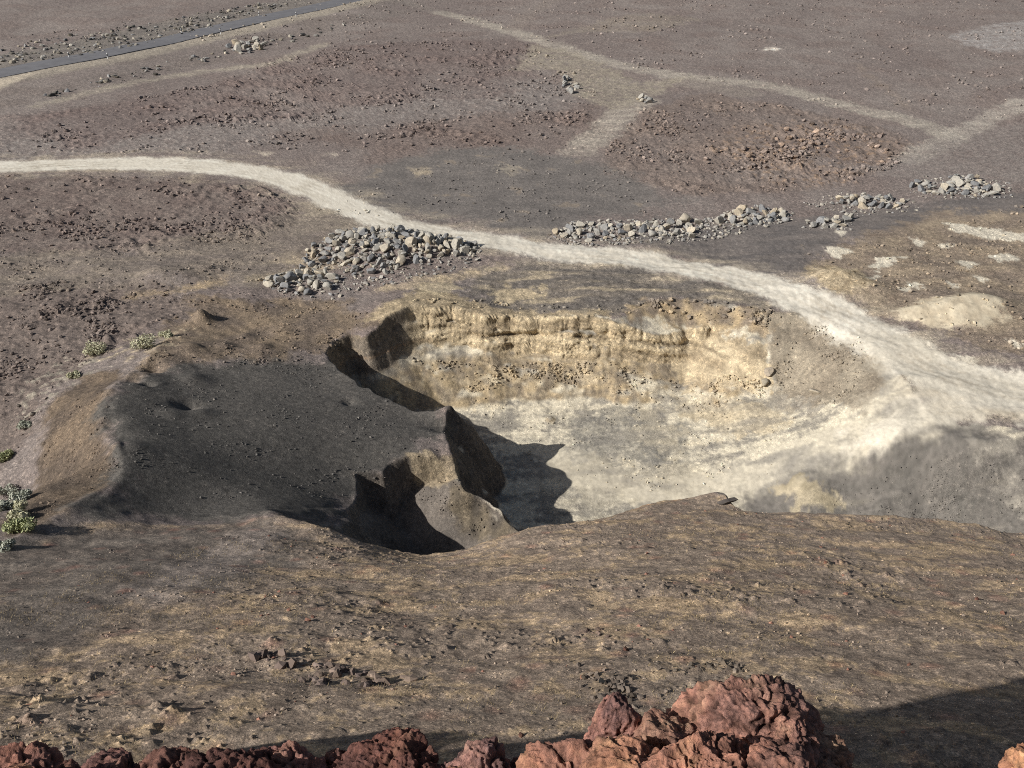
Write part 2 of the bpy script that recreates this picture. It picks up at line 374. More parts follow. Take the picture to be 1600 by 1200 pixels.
def line(px, width, soft=.6, amp=.4, ns=2.0, seed=0, world=None):
    """a band along a line; width in metres at each point"""
    P = world or hits(px); m = np.zeros(x.shape, F32)
    w = np.full(len(P), width, float) if np.isscalar(width) else np.array(width, float)
    i = region(P, w.max() / 2 + soft + amp + 1)
    best = np.full(i.shape, -99, F32)
    for k in range(len(P) - 1):
        ax, ay = P[k]; bx, by = P[k + 1]; dx, dy = bx - ax, by - ay; L = dx * dx + dy * dy + 1e-9
        t = np.clip(((x[i] - ax) * dx + (y[i] - ay) * dy) / L, 0, 1).astype(F32)
        d = np.hypot(x[i] - ax - t * dx, y[i] - ay - t * dy)
        best = np.maximum(best, F32(w[k]) / 2 + t * F32((w[k + 1] - w[k]) / 2) - d)
    best = best + F32(amp) * (n2(x[i], y[i], ns, seed) + F32(.6) * n2(x[i], y[i], ns * .4, seed + 1) + F32(.7) * EDGE2[i] + F32(.6) * EDGE3[i])
    m[i] = sstep(-soft, soft, best); return m

f8, f3, f1, f04 = n2(x, y, 8, 50), n2(x, y, 3, 51), n2(x, y, 1.1, 52), n2(x, y, .42, 53)
f20 = n2(x, y, 22, 54)
pit = bil(PIT.astype(F32), x, y) * ((x > GX0) & (x < GX1) & (y > GY0) & (y < GY1))
cl = sstep(.80, .5, nz)                       # steep faces
hillw = [hit(a, b) for a, b in [(0, 866), (130, 815), (262, 820), (424, 808)]]
near_edge = [(-60, 30)] + hillw + H_near[1:-1] + G_near[::-1][1:] + [(70, 44)]
hill_poly = near_edge + [(70, -30), (-60, -30)]
hill = poly(None, .35, .2, 1.5, 60, world=hill_poly)

TRACK = smooth_line(hits([(-150, 272), (-40, 262), (60, 259), (150, 256), (250, 256), (340, 262), (420, 274), (490, 297), (550, 325), (610, 348), (680, 364), (760, 376), (860, 390), (980, 404), (1090, 420), (1190, 445), (1270, 478), (1340, 510), (1400, 545), (1450, 575), (1520, 598), (1640, 622), (1800, 640)]))
tw = np.interp(np.linspace(0, 1, len(TRACK)), [0, .2, .45, .65, .78, .88, 1], [5.2, 5.2, 4.4, 4.6, 5.4, 6.5, 6.0])
track = line(None, tw, .7, .5, 2.5, 61, world=TRACK)
ramp = smooth_line(hits([(1400, 545), (1455, 590), (1450, 630), (1400, 665), (1310, 702), (1220, 735), (1130, 760), (1040, 770), (960, 755), (880, 720)]))
ramp_w = np.interp(np.linspace(0, 1, len(ramp)), [0, .25, .5, .75, 1], [7, 9, 5, 4.5, 4])
rampm = line(None, ramp_w, 1.5, 1.2, 3, 62, world=ramp)

# roughness of the lava fields
lava_left = poly([(-200, 275), (120, 276), (290, 278), (400, 292), (465, 320), (470, 345), (400, 372), (300, 385), (150, 395), (-200, 380)], 1.5, 1.5, 5, 63)
lava_left2 = poly([(-200, 470), (60, 440), (230, 430), (320, 470), (230, 520), (150, 560), (80, 610), (40, 700), (-60, 760), (-300, 700)], 1.5, 1.5, 5, 64)
lava_right = poly([(930, 255), (1000, 170), (1110, 145), (1280, 178), (1430, 215), (1400, 262), (1280, 296), (1080, 305), (960, 285)], 1.5, 1.5, 6, 65)
lava_rocky = poly([(1190, 190), (1330, 195), (1410, 225), (1370, 270), (1250, 285), (1150, 275), (1120, 235)], 3, 3, 8, 66)
lava_mid = poly([(0, 180), (180, 160), (330, 130), (520, 70), (800, 60), (850, 100), (780, 150), (560, 165), (330, 200), (100, 235)], 3, 3, 12, 67)
lava_mid2 = poly([(430, 210), (600, 195), (830, 170), (930, 165), (930, 200), (850, 250), (600, 250)], 3, 3, 12, 68)
lava_far = sstep(95, 130, y) * (1 - np.maximum(track, 0))
gspeck = poly([(-200, 200), (240, 195), (560, 160), (650, 120), (850, 120), (930, 145), (880, 175), (640, 195), (420, 235), (120, 245), (-200, 250)], 4, 4, 10, 69)
smooth_grey = poly([(520, 290), (640, 240), (800, 235), (900, 245), (1080, 310), (930, 345), (840, 372), (690, 348), (600, 330)], 3, 3, 8, 70)
cinder_band = poly([(930, 375), (1150, 352), (1330, 330), (1600, 300), (1900, 300), (1900, 345), (1480, 345), (1330, 372), (1270, 400), (1260, 425), (1180, 420), (1080, 402)], 2, 1.5, 4, 71)
ochre = poly([(1250, 415), (1300, 385), (1460, 335), (1650, 330), (2000, 330), (2000, 560), (1600, 560), (1480, 520), (1380, 495), (1300, 455)], 2, 2, 5, 72)
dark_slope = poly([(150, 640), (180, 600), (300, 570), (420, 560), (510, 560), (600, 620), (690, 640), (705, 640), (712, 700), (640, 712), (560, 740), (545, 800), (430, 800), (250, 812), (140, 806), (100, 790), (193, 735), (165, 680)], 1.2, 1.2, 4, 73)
terrace = poly([(300, 470), (520, 470), (600, 500), (520, 530), (520, 565), (400, 565), (250, 580), (180, 600), (240, 540)], 1.5, 1.5, 4, 74)
flank = poly([(200, 570), (165, 610), (165, 680), (195, 735), (120, 785), (0, 850), (60, 740), (70, 640), (130, 590)], 1.0, .8, 3, 75)
bank = poly([(1490, 668), (1550, 672), (1620, 690), (1900, 720), (1900, 900), (1300, 900), (1120, 800), (1160, 776), (1220, 757), (1300, 733), (1380, 700)], 1.5, .7, 2.0, 76)
rightfac = hill * sstep(-2, 14, x)
smoothhill = poly([(-60, 860), (130, 812), (262, 818), (420, 805), (470, 850), (380, 900), (250, 950), (120, 1000), (-60, 1060)], 2.0, 1.5, 4, 77)
floor_m = pit * (1 - cl)

rough = .32 + .25 * sstep(-.2, .6, f8) + .9 * np.maximum.reduce([lava_left, .8 * lava_left2, lava_right, lava_mid, .7 * lava_mid2]) + 1.0 * lava_rocky + .25 * gspeck
rough = rough * (.55 + .6 * sstep(-.5, .4, f20 + .6 * f8))
rough = rough * (1 - .8 * smooth_grey) * (1 - .8 * cinder_band) * (1 - .75 * floor_m) * (1 - .7 * dark_slope) * (1 - .93 * bank) * (1 - .3 * terrace)
ROADP = smooth_line(hits([(-90, 134), (0, 115), (162, 84), (325, 48.5), (520, 6), (620, -20)]), 10)
roadm = line(None, 6.0, .8, .2, 2, 78, world=ROADP)
calm = np.maximum.reduce([track, rampm, roadm])
rough *= 1 - .93 * calm
dist = np.sqrt(x * x + y * y + (HC - z) ** 2)

# ---- displacement along the normal
w1, r1 = worley(x, y, .9, 80); w2, r2 = worley(x, y, .42, 81)
lump = np.clip(.62 - w1, 0, 1) * sstep(.45, .8, r1) * 1.5 + np.clip(.6 - w2, 0, 1) * .55 * sstep(.3, .6, r2)
flat = (1 - hill) * (1 - cl * pit)
disp = flat * rough * (.12 * lump + .10 * n2(x, y, 2.2, 82) + .05 * f1 + .035 * f04)
disp += flat * rough * .22 * sstep(.15, .6, f8) * np.clip(n2(x, y, 1.3, 83) + .2, 0, 1) * np.maximum.reduce([lava_left, lava_left2, lava_right, lava_mid, lava_mid2])
# pit walls: layers of ash that stand out and hollows between them
bankx = poly([(1440, 640), (1500, 640), (1900, 640), (1900, 900), (1180, 900), (1190, 775), (1230, 735), (1330, 690)], .6, .3, 3, 79)
ss = cl * pit * (1 - bankx) * (1 - sstep(20, 22.5, x) * sstep(60, 64, y))
i = np.nonzero(ss > .01)[0]
xi, yi, zi = x[i], y[i], z[i]
bandz = zi + F32(.35) * n2(xi, yi, 7, 84) + F32(.02) * xi
lay = n3(xi * F32(.13), yi * F32(.13), bandz, .62, 85) + F32(.55) * n3(xi * F32(.2), yi * F32(.2), bandz, .27, 86)
blk = n3(xi, yi, zi * F32(.5), 1.7, 87); fine = n3(xi, yi, zi, .6, 88) + F32(.6) * n3(xi, yi, zi, .28, 89)
ledz = zi + F32(.16) * n2(xi, yi, 5, 170) + F32(.08) * n2(xi, yi, 1.2, 171) + F32(.22) * sstep(7, 16, xi) * 5
over = .13 * sstep(-1.5, -1.40, ledz) * (1 - .7 * sstep(6, 10, xi)) - .26 * np.exp(-((ledz + 1.62) / F32(.16)) ** 2) * sstep(-.35, .3, n2(xi, yi, 3.5, 172)) - .2 * np.exp(-((ledz + 2.5) / F32(.12)) ** 2) * sstep(0, .5, n2(xi, yi, 2.7, 173)) + .1 * sstep(-2.45, -2.35, ledz)
backw = sstep(66, 70, yi) * sstep(-9.5, -7.5, xi); rdg = 1 - 2 * np.abs(n3(xi, yi, zi * F32(1.4), .55, 190)); flu = np.abs(n2(xi * 1.0, yi * F32(.2), .75, 191))
disp[i] += ss[i] * (backw * (over + .26 * np.clip(lay * 1.8, -.35, .3) + .05 * rdg - .12 * np.clip(.12 - flu, 0, .12) / .12 * sstep(-.1, .4, n3(xi, yi, zi, 1.5, 192))) + (1 - .6 * backw) * .07 * blk + (.4 + .6 * backw) * .06 * fine)
# hillside: terraces, clods, tufts
i = np.nonzero(hill > .01)[0]
xi, yi = x[i], y[i]; near = np.clip(dist[i] / 30, .35, 1.2)
wa, ra = worley(xi, yi, .55, 90); wb, rb = worley(xi, yi, .22, 91)
sm = 1 - .8 * smoothhill[i]
led = n2(xi * F32(.35) + F32(.25) * yi, yi, 1.9, 92); led = np.clip(led - .22, 0, 1)
patchy = sstep(.0, .5, n2(xi * F32(.6) + F32(.2) * yi, yi, 5.5, 93))
clod = np.clip(.42 - wa, 0, 1) * sstep(.8, .95, ra) * .55 + np.clip(.42 - wb, 0, 1) * sstep(.7, .92, rb) * .3
disp[i] += hill[i] * (sm * (.23 * led * patchy + clod * (.25 + .5 * patchy) + .045 * n2(xi * F32(.6), yi, .9, 94) + (.008 + .018 * patchy) * n2(xi, yi, .33, 95)) + .006 * n2(xi, yi, .14, 96) + .012 * n2(xi, yi, .5, 97))
disp[i] *= np.where(dist[i] < 8, .3, 1)
# wheel ruts
disp *= 1
x = x + nx * disp; y = y + ny * disp; z = z + nz * disp
X, Y, Z = x.reshape(SH), y.reshape(SH), z.reshape(SH)
NX2, NY2, NZ2 = normals(X, Y, Z)
if NZ2.mean() < 0: NX2, NY2, NZ2 = -NX2, -NY2, -NZ2
print('displaced', time.time() - T0)

# ------------------------------------------------------------------ colours
def lin(c):
    c = np.asarray(c, float) / 255
    return np.where(c <= .04045, c / 12.92, ((c + .055) / 1.055) ** 2.4)
KF = .76
def K(r, g, b, k=1.0): return (lin((r, g, b)) / (KF * k)).astype(F32)
col = np.empty((len(x), 3), F32)
def put(m, c):
    global col
    m = np.clip(m, 0, 1)[:, None].astype(F32); col += (c - col) * m
def mix(a, b, t):
    t = np.clip(t, 0, 1)[:, None].astype(F32); return a + (b - a) * t
streak = n2(x * F32(.25), y, 1.6, 100) + F32(.6) * n2(x * F32(.3), y, .7, 101)       # long ways of wind and water
streak2 = n2(x * F32(.45) + y * F32(.3), y, .9, 102)
col[:] = mix(K(115, 105, 100), K(127, 118, 112), .5 + .8 * f20 + .4 * f3)
put(sstep(-.1, .5, f8 + .5 * f20) * .45, K(112, 99, 93))
put(gspeck * (.65 + .3 * f3), K(121, 113, 108)); put(gspeck * sstep(.3, .65, f1 + f04) * .5, K(146, 139, 132))
put(lava_mid * .6 * np.clip(.8 + .5 * f8, 0, 1), K(107, 93, 88)); put(lava_mid2 * .7 * np.clip(.8 + .5 * f8, 0, 1), K(108, 94, 87))
put(lava_right * .8 * np.clip(.8 + .5 * f8, 0, 1), mix(K(110, 97, 89), K(121, 108, 99), .5 + f8 + .5 * f3)); put(lava_rocky * sstep(.1, .5, f1 + .5 * f04) * .6, K(140, 118, 98))
put(lava_left * .85, mix(K(104, 92, 86), K(114, 103, 96), .5 + f3)); put(lava_left2 * .75, K(104, 93, 86))
mid = poly([(-200, 395), (200, 390), (420, 350), (500, 310), (600, 345), (520, 370), (470, 420), (400, 450), (200, 440), (-200, 470)], 2, 2, 5, 103)
put(mid * .8, mix(K(112, 103, 95), K(126, 116, 104), .5 + streak))
put(smooth_grey, mix(K(100, 95, 91), K(112, 106, 101), .5 + .7 * f3 + .4 * streak))
put(smooth_grey * sstep(.55, .8, f3 + .4 * f1) * .5, K(135, 122, 106))
put(cinder_band, mix(K(96, 91, 88), K(110, 103, 98), .5 + streak))
put(ochre, mix(K(122, 110, 98), K(142, 128, 110), .5 + f3 + .4 * streak)); put(ochre * sstep(.2, .6, streak2) * .5, K(112, 98, 86))
# fading tracks of the far plain
for pts, w, c, o in [([(690, 20), (760, 38), (850, 65), (960, 100), (1060, 118), (1200, 135), (1330, 168), (1440, 195), (1490, 215)], 4.5, (156, 148, 136), .9),
                     ([(1005, 158), (975, 175), (945, 205), (905, 236)], 5.0, (156, 147, 135), .95), ([(1600, 160), (1540, 190), (1480, 220), (1420, 250)], 4.0, (160, 152, 141), .85),
                     ([(800, 45), (830, 20), (880, -10)], 4.0, (128, 118, 110), .7), ([(690, 20), (620, 0), (560, -20)], 4, (128, 120, 112), .5),
                     ([(60, 165), (180, 135), (320, 112), (420, 100), (470, 82), (505, 70)], 3.0, (150, 141, 127), .85), ([(1080, 130), (1160, 145)], 6, (135, 126, 116), .6),
                     ([(1340, 100), (1365, 125), (1400, 150), (1420, 170)], 1.4, (135, 122, 110), .5), ([(1250, 240), (1330, 262), (1420, 262)], 3, (128, 120, 115), .5),
                     ([(600, 452), (660, 440), (720, 432), (775, 422)], 1.6, (186, 168, 138), .8), ([(215, 462), (290, 452), (345, 440)], 1.2, (170, 150, 120), .8),
                     ([(405, 437), (470, 425), (520, 410)], 2.2, (158, 144, 120), .6), ([(430, 405), (470, 410), (500, 400)], 1.2, (170, 155, 130), .6)]:
    put(line(smooth_line(pts, 5), w, .8, .8, 3, w * 3 + pts[0][0] * .01) * o * (.75 + .5 * streak), K(*c))
for pts, c, o in [([(830, 70), (900, 80), (1000, 130), (1080, 118), (1000, 160), (960, 175), (900, 150), (870, 110), (800, 110)], (148, 139, 123), .75),
                  ([(1480, 55), (1540, 40), (1650, 25), (1650, 75), (1550, 80), (1500, 70)], (152, 148, 144), .7), ([(1000, 20), (1100, 30), (1020, 50), (920, 50), (850, 60), (930, 35)], (138, 128, 114), .5),
                  ([(1430, 240), (1500, 215), (1600, 190), (1600, 290), (1480, 285), (1330, 270)], (128, 120, 114), .7),
                  ([(640, 265), (680, 258), (668, 274), (650, 276)], (170, 156, 134), .7), ([(770, 262), (815, 260), (800, 272)], (172, 160, 140), .5), ([(400, 236), (425, 238), (415, 243)], (190, 178, 160), .7), ([(510, 241), (530, 241), (525, 246)], (195, 182, 165), .8),
                  ([(440, 388), (480, 392), (470, 402), (430, 400)], (160, 146, 124), .5), ([(1200, 75), (1215, 75), (1212, 79), (1198, 79)], (215, 205, 190), .9)]:
    put(poly(pts, 1, 1.2, 3, pts[0][0] * .03) * o * (.7 + .6 * f1 + .4 * streak), K(*c))
tng = np.gradient(np.array(ROADP), axis=0); tng /= np.linalg.norm(tng, axis=1)[:, None]; nrd = np.stack([-tng[:, 1], tng[:, 0]], 1)
put(line(None, 17, 2, 1.5, 5, 140, world=[tuple(q) for q in np.array(ROADP) + nrd * 7]) * .8, mix(K(104, 99, 94), K(122, 116, 108), .5 + f3))
put(line(None, 9.5, 1.2, .8, 4, 141, world=[tuple(q) for q in np.array(ROADP) - nrd * 4]) * .85, K(150, 141, 127))
put(line(None, 16, 2, 2, 5, 142, world=[tuple(q) for q in np.array(ROADP) - nrd * 15]) * .5 * np.clip(.6 + f8, 0, 1), K(110, 103, 97))
put(line([(-100, 165), (-40, 145), (10, 126), (50, 114)], [6, 5, 4, 1], 1, .6, 3, 143) * .8, K(176, 164, 146))
# pale patches on the right
for pts in [[(1468, 346), (1500, 350), (1560, 358), (1605, 366), (1605, 378), (1540, 372), (1490, 362)], [(1288, 385), (1320, 388), (1337, 394), (1312, 404), (1296, 400)], [(1368, 402), (1414, 402), (1392, 412), (1372, 424), (1362, 416)], [(1495, 404), (1525, 412), (1515, 420), (1500, 414)], [(1462, 383), (1490, 383), (1484, 390)],
            [(1345, 432), (1375, 430), (1370, 438)], [(1520, 430), (1545, 436), (1530, 440)], [(1570, 530), (1605, 535), (1600, 550)], [(1420, 372), (1450, 376), (1438, 384)], [(1545, 400), (1580, 398), (1600, 406), (1560, 410)], [(1400, 448), (1430, 440), (1440, 448), (1410, 456)], [(1305, 360), (1325, 362), (1315, 368)], [(1480, 440), (1500, 444), (1488, 450)], [(1460, 560), (1500, 552), (1530, 566), (1490, 572)]]:
    put(poly(pts, .35, .5, 1.5, pts[0][0] * .01) * .95, K(208, 199, 180, 1.15))
pale = poly([(1385, 486), (1440, 470), (1530, 458), (1566, 470), (1572, 500), (1540, 510), (1460, 508), (1420, 500)], .8, .8, 2.5, 104)
put(pale, mix(K(184, 170, 146, 1.25), K(206, 193, 168, 1.25), .5 + f1))
lumps = poly([(1255, 425), (1290, 414), (1340, 420), (1370, 445), (1330, 462), (1280, 448)], .8, .8, 2, 105)
put(lumps * .85, mix(K(150, 134, 108, 1.1), K(182, 166, 138, 1.1), .5 + f1 + .5 * f04))
# round the quarry
put(terrace * .85, mix(K(106, 94, 82), K(130, 114, 94), .45 + f3 + .4 * f1))
back_top = poly([(760, 420), (900, 410), (1010, 420), (1180, 460), (1220, 490), (1040, 470), (970, 492), (770, 490), (730, 450)], 1.5, 1.5, 4, 106)
put(back_top, mix(K(104, 98, 92), K(122, 113, 102), .5 + streak)); put(back_top * sstep(.25, .55, streak + .3 * f3) * .7, K(170, 156, 132))
tanlip = poly([(580, 500), (610, 470), (660, 455), (720, 460), (770, 480), (900, 485), (970, 488), (960, 500), (620, 512)], .8, 1.0, 2.5, 107)
put(tanlip, mix(K(152, 137, 113, 1.2), K(180, 163, 135, 1.2), .5 + f1))
put(poly([(640, 450), (700, 440), (720, 450), (690, 462)], .5, .8, 2, 108) * .6, K(180, 165, 135)); put(poly([(755, 462), (800, 448), (850, 450), (840, 470), (790, 472)], .8, 1.2, 2.5, 109) * .8, K(176, 160, 132))
# pit
flt = sstep(-.32, .28, .8 * streak + .7 * f3 + .3 * f04 + .2 * EDGE3); fl = mix(K(138, 132, 122, 1.12), K(200, 190, 168, 1.06), .12 + .8 * flt + .2 * f1)
put(floor_m, fl)
for pts, c, o in [([(880, 700), (920, 650), (990, 625), (1060, 660), (1080, 710), (1000, 730), (940, 735)], (112, 109, 103), .85), ([(700, 590), (800, 595), (860, 600), (840, 615), (760, 625), (680, 612)], (190, 175, 146), .6),
                  ([(980, 650), (1030, 640), (1080, 690), (1050, 715), (1000, 690)], (184, 172, 148), .6), ([(870, 720), (950, 715), (1100, 730), (1130, 760), (1050, 775), (900, 770), (860, 750)], (182, 171, 148), .7),
                  ([(860, 770), (960, 775), (950, 800), (890, 820), (870, 800)], (150, 142, 126), .8), ([(1150, 740), (1280, 700), (1400, 672), (1330, 706), (1220, 745), (1160, 765)], (136, 130, 120), .6),
                  ([(1080, 610), (1180, 625), (1230, 640), (1220, 670), (1130, 680), (1060, 650)], (172, 157, 130), .7), ([(1215, 560), (1300, 570), (1330, 620), (1250, 640), (1205, 620)], (130, 122, 110), .8)]:
    put(poly(pts, 1, 1.4, 2.5, pts[0][0] * .02) * floor_m * o * np.clip(.75 + .6 * streak, 0, 1), K(*c))
cinder = poly([(1180, 480), (1260, 492), (1330, 515), (1385, 560), (1380, 610), (1330, 650), (1290, 625), (1215, 615), (1205, 560)], .8, 1.0, 2.5, 110)
put(cinder, mix(K(122, 112, 98), K(140, 130, 114), .5 + f3 + .4 * f1))
bench_top = poly([(985, 478), (1040, 466), (1130, 474), (1200, 486), (1200, 520), (1130, 520), (1040, 505), (975, 498)], .8, .8, 2, 111)
put(bench_top, mix(K(122, 110, 96), K(158, 140, 112), .45 + f1 + .6 * f3))
bz = z + .35 * n2(x, y, 7, 84)
lam = n3(x * F32(.15), y * F32(.15), bz, .8, 112)
wall = mix(K(172, 155, 127, 1.2), K(205, 187, 155, 1.2), .5 + .8 * lam + .4 * f1)
bw = np.clip(ss * 1.4, 0, 1) * sstep(66, 74, y)
wend = poly([(1060, 520), (1120, 522), (1190, 540), (1208, 575), (1205, 612), (1120, 600), (1040, 575)], .4, .5, 1.2, 145); bw = np.maximum(bw, .9 * wend * pit)
thin = n3(x * F32(.1), y * F32(.1), bz, .22, 193); ledc = z + .16 * n2(x, y, 5, 170) + .08 * n2(x, y, 1.2, 171) + F32(1.1) * sstep(7, 16, x)
put(bw, wall); put(bw * sstep(.12, .3, thin + .15 * f04) * .35, K(138, 122, 100, 1.2)); put(bw * np.exp(-((ledc + 1.64) / .13) ** 2) * sstep(-.3, .3, n2(x, y, 3.5, 172)) * .8, K(92, 80, 66, 1.2)); put(bw * np.exp(-((ledc + 2.52) / .09) ** 2) * sstep(0, .4, n2(x, y, 2.7, 173)) * .7, K(100, 88, 72, 1.2)); put(bw * sstep(-8.0, -10.5, x + .4 * f1), K(112, 103, 92)); put(bw * sstep(.25, .6, -lam + .3 * f3) * .55, K(128, 114, 94)); put(bw * sstep(.12, .03, np.abs(bz + 1.55)) * sstep(-.2, .4, f8) * .5, K(164, 132, 102, 1.4))  # shade of the undercuts and the left hollow is painted into the wall colour
talus = pit * sstep(66, 74, y) * sstep(22, 19, x) * sstep(.97, .8, nz) * (1 - bw) * sstep(-2.6, -3.4, z)
put(talus, mix(K(134, 121, 103, 1.28), K(176, 157, 126, 1.28), .5 + f1 + .5 * f3 + .5 * f04))
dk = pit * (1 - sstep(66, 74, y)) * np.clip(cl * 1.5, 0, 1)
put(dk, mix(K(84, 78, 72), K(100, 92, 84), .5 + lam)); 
mound = poly([(1205, 770), (1250, 745), (1290, 760), (1318, 790), (1250, 800)], .5, .7, 1.5, 113); put(mound, mix(K(178, 160, 124), K(196, 178, 142), .5 + f1))
put(poly([(1240, 778), (1262, 764), (1285, 790), (1255, 798)], .4, .6, 1.2, 114) * .7, K(130, 122, 108))
BANKC = mix(K(101, 97, 91, 1.12), K(116, 110, 103, 1.12), .5 + .3 * f3 + .4 * f04 + .3 * streak2)
# powder white track
rut = np.abs(n2(x * F32(.5), y * F32(.5), .9, 115))
trc = mix(K(196, 188, 172, 1.1), K(211, 204, 189, 1.1), .5 + .6 * f3 + .3 * f1)
put(track, trc); put(rampm * np.clip(.6 + .7 * streak + .5 * f3, 0, 1) * (1 - .5 * sstep(60, 40, z * 0 + 50)), K(200, 190, 170, 1.32))
apron = poly([(1330, 520), (1400, 530), (1470, 560), (1600, 590), (1750, 600), (1750, 680), (1600, 660), (1540, 645), (1500, 665), (1440, 690), (1370, 700), (1330, 690), (1390, 650), (1420, 610), (1390, 570)], 1.5, 1.6, 3, 116)
put(apron * np.clip(.85 + .5 * f3 + .3 * streak, 0, 1), K(207, 198, 180, 1.2))
put(bank, BANKC); put(bank * sstep(.5, .9, streak2 + .4 * f3) * .25, K(150, 142, 126))
put(mound, mix(K(160, 148, 124, 1.4), K(184, 171, 146, 1.4), .5 + f1))
put(poly([(1510, 690), (1560, 740), (1610, 790), (1650, 790), (1600, 720), (1560, 690)], 1, 1.4, 2.5, 117) * np.clip(.35 + .6 * streak2, 0, .8), K(150, 143, 131))
TRC = np.array(TRACK)
for off in (-1.15, -.3, .55, 1.3):
    tng = np.gradient(TRC, axis=0); tng /= np.linalg.norm(tng, axis=1)[:, None]
    ln = [tuple(q) for q in TRC + np.stack([-tng[:, 1], tng[:, 0]], 1) * off]
    put(line(None, .3, .28, .25, 4, 118 + off, world=ln) * np.clip(.45 + .5 * f8 + .3 * f1, 0, .85), K(166, 155, 137, 1.3))
verge = line(None, tw + 5, 2.2, 1.5, 3, 119, world=TRACK) * (1 - track) * np.clip(.3 + .7 * streak + .3 * f3, 0, 1)
put(verge * .7, K(168, 156, 136))
put(poly([(30, 640), (70, 590), (110, 560), (150, 552), (130, 590), (90, 620), (50, 660)], 1, 2.0, 2, 180) * sstep(.0, .4, f1 + .6 * f04) * .8, K(150, 142, 128))
put(poly([(140, 560), (220, 530), (300, 512), (310, 525), (230, 560)], .8, 1.2, 2, 181) * sstep(.0, .4, f1 + .6 * f04) * .7, K(164, 150, 128))
# dug slope and ridge on the left
put(flank, mix(K(107, 95, 84, 1.5), K(132, 116, 99, 1.5), .5 + f3 + .5 * n2(x, y * F32(.3), 1.2, 120)))
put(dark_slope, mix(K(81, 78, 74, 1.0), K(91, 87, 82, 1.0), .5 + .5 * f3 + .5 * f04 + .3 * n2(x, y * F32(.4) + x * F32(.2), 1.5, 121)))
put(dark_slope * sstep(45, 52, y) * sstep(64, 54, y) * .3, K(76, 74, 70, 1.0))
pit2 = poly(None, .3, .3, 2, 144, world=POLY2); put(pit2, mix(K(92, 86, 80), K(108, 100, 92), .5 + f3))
spurface = poly([(640, 712), (705, 712), (712, 745), (700, 760), (650, 745)], .4, .5, 1.5, 122); put(spurface * .8, mix(K(138, 124, 104, 1.3), K(172, 156, 130, 1.3), .5 + lam))
east = poly(None, .6, .5, 2, 123, world=G_spur[:5] + hits([(700, 770), (690, 800), (745, 845)])); put(east * .95, mix(K(98, 90, 80, 1.45), K(128, 116, 98, 1.45), .5 + f1 + .5 * n2(x, y * F32(.3), .8, 129)))
# hillside, grazed by the sun: real colours are lighter than they look
kh = .60
diag = n2(x * F32(.8) + y * F32(.35), y * F32(.35) - x * F32(.12), 1.6, 130)
hs = mix(K(105, 93, 82, kh), K(120, 107, 94, kh), .5 + .3 * f3 + .5 * f1 + .4 * diag + .5 * f04 + .4 * EDGE3)
put(hill, hs)
grass = sstep(.0, .40, .75 * n2(x * F32(.6) + y * F32(.25), y - x * F32(.1), 2.2, 124) + .55 * f1 + .45 * f04 + .35 * EDGE3 + .2 * f8)
put(hill * grass * .46 * (1 - smoothhill), mix(K(137, 117, 91, kh), K(157, 135, 104, kh), .5 + f04))
put(hill * sstep(.3, .6, n2(x * F32(.5) + y * F32(.25), y, 1.6, 125) + .35 * f04 + .3 * EDGE3 - .3 * grass) * .45, K(90, 79, 70, kh))
put(smoothhill * .9, mix(K(80, 73, 67, kh), K(93, 86, 79, kh), .5 + f3))
gl = line([(255, 925), (320, 890), (380, 845), (425, 815)], [2.2, 2.4, 2.2, 1.0], 1.0, .8, 2, 126); put(gl * .7, K(118, 108, 100, kh))
put(hill * sstep(10, 4, dist) * .9, K(92, 58, 48, .8))
put(hill * sstep(.75, .95, r1) * np.clip(.5 - w1, 0, 1) * .4, K(150, 84, 64, kh))
# small bright and dark grains
g = n2(x, y, .3, 127) + .5 * n2(x, y, .15, 128)
col *= (1 + .16 * np.clip(g, -1, 1) + .10 * f04)[:, None]
np.clip(col, .008, .8, out=col)
grit = np.clip(1 - .8 * np.maximum.reduce([track, apron, .8 * rampm * pit, pale]) - .3 * smooth_grey - .4 * cinder_band - .35 * floor_m - .15 * dark_slope - .2 * smoothhill - .2 * bank, .15, 1).astype(F32)
col = np.concatenate([col, grit[:, None]], 1)
print('colours', time.time() - T0)

# ------------------------------------------------------------------ ground material
def nodes_of(name):
    m = bpy.data.materials.new(name); m.use_nodes = True
    nt = m.node_tree; b = nt.nodes['Principled BSDF']
    b.inputs['Roughness'].default_value = .95; b.inputs['Specular IOR Level'].default_value = .15
    return m, nt, b
def noise_node(nt, scale, detail=6, rough=.6, coord=None):
    n = nt.nodes.new('ShaderNodeTexNoise'); n.inputs['Scale'].default_value = scale; n.inputs['Detail'].default_value = detail; n.inputs['Roughness'].default_value = rough
    if coord is not None: nt.links.new(coord, n.inputs['Vector'])
    return n
def ramp_node(nt, src, stops):
    r = nt.nodes.new('ShaderNodeValToRGB'); e = r.color_ramp.elements
    while len(e) < len(stops): e.new(.5)
    for k, (p, c) in enumerate(stops): e[k].position = p; e[k].color = (*c, 1) if len(c) == 3 else c
    nt.links.new(src, r.inputs['Fac']); return r
def mult(nt, a, b, fac=1.0):
    m = nt.nodes.new('ShaderNodeMix'); m.data_type = 'RGBA'; m.blend_type = 'MULTIPLY'; m.inputs['Factor'].default_value = fac
    nt.links.new(a, m.inputs[6]); nt.links.new(b, m.inputs[7]); return m.outputs[2]

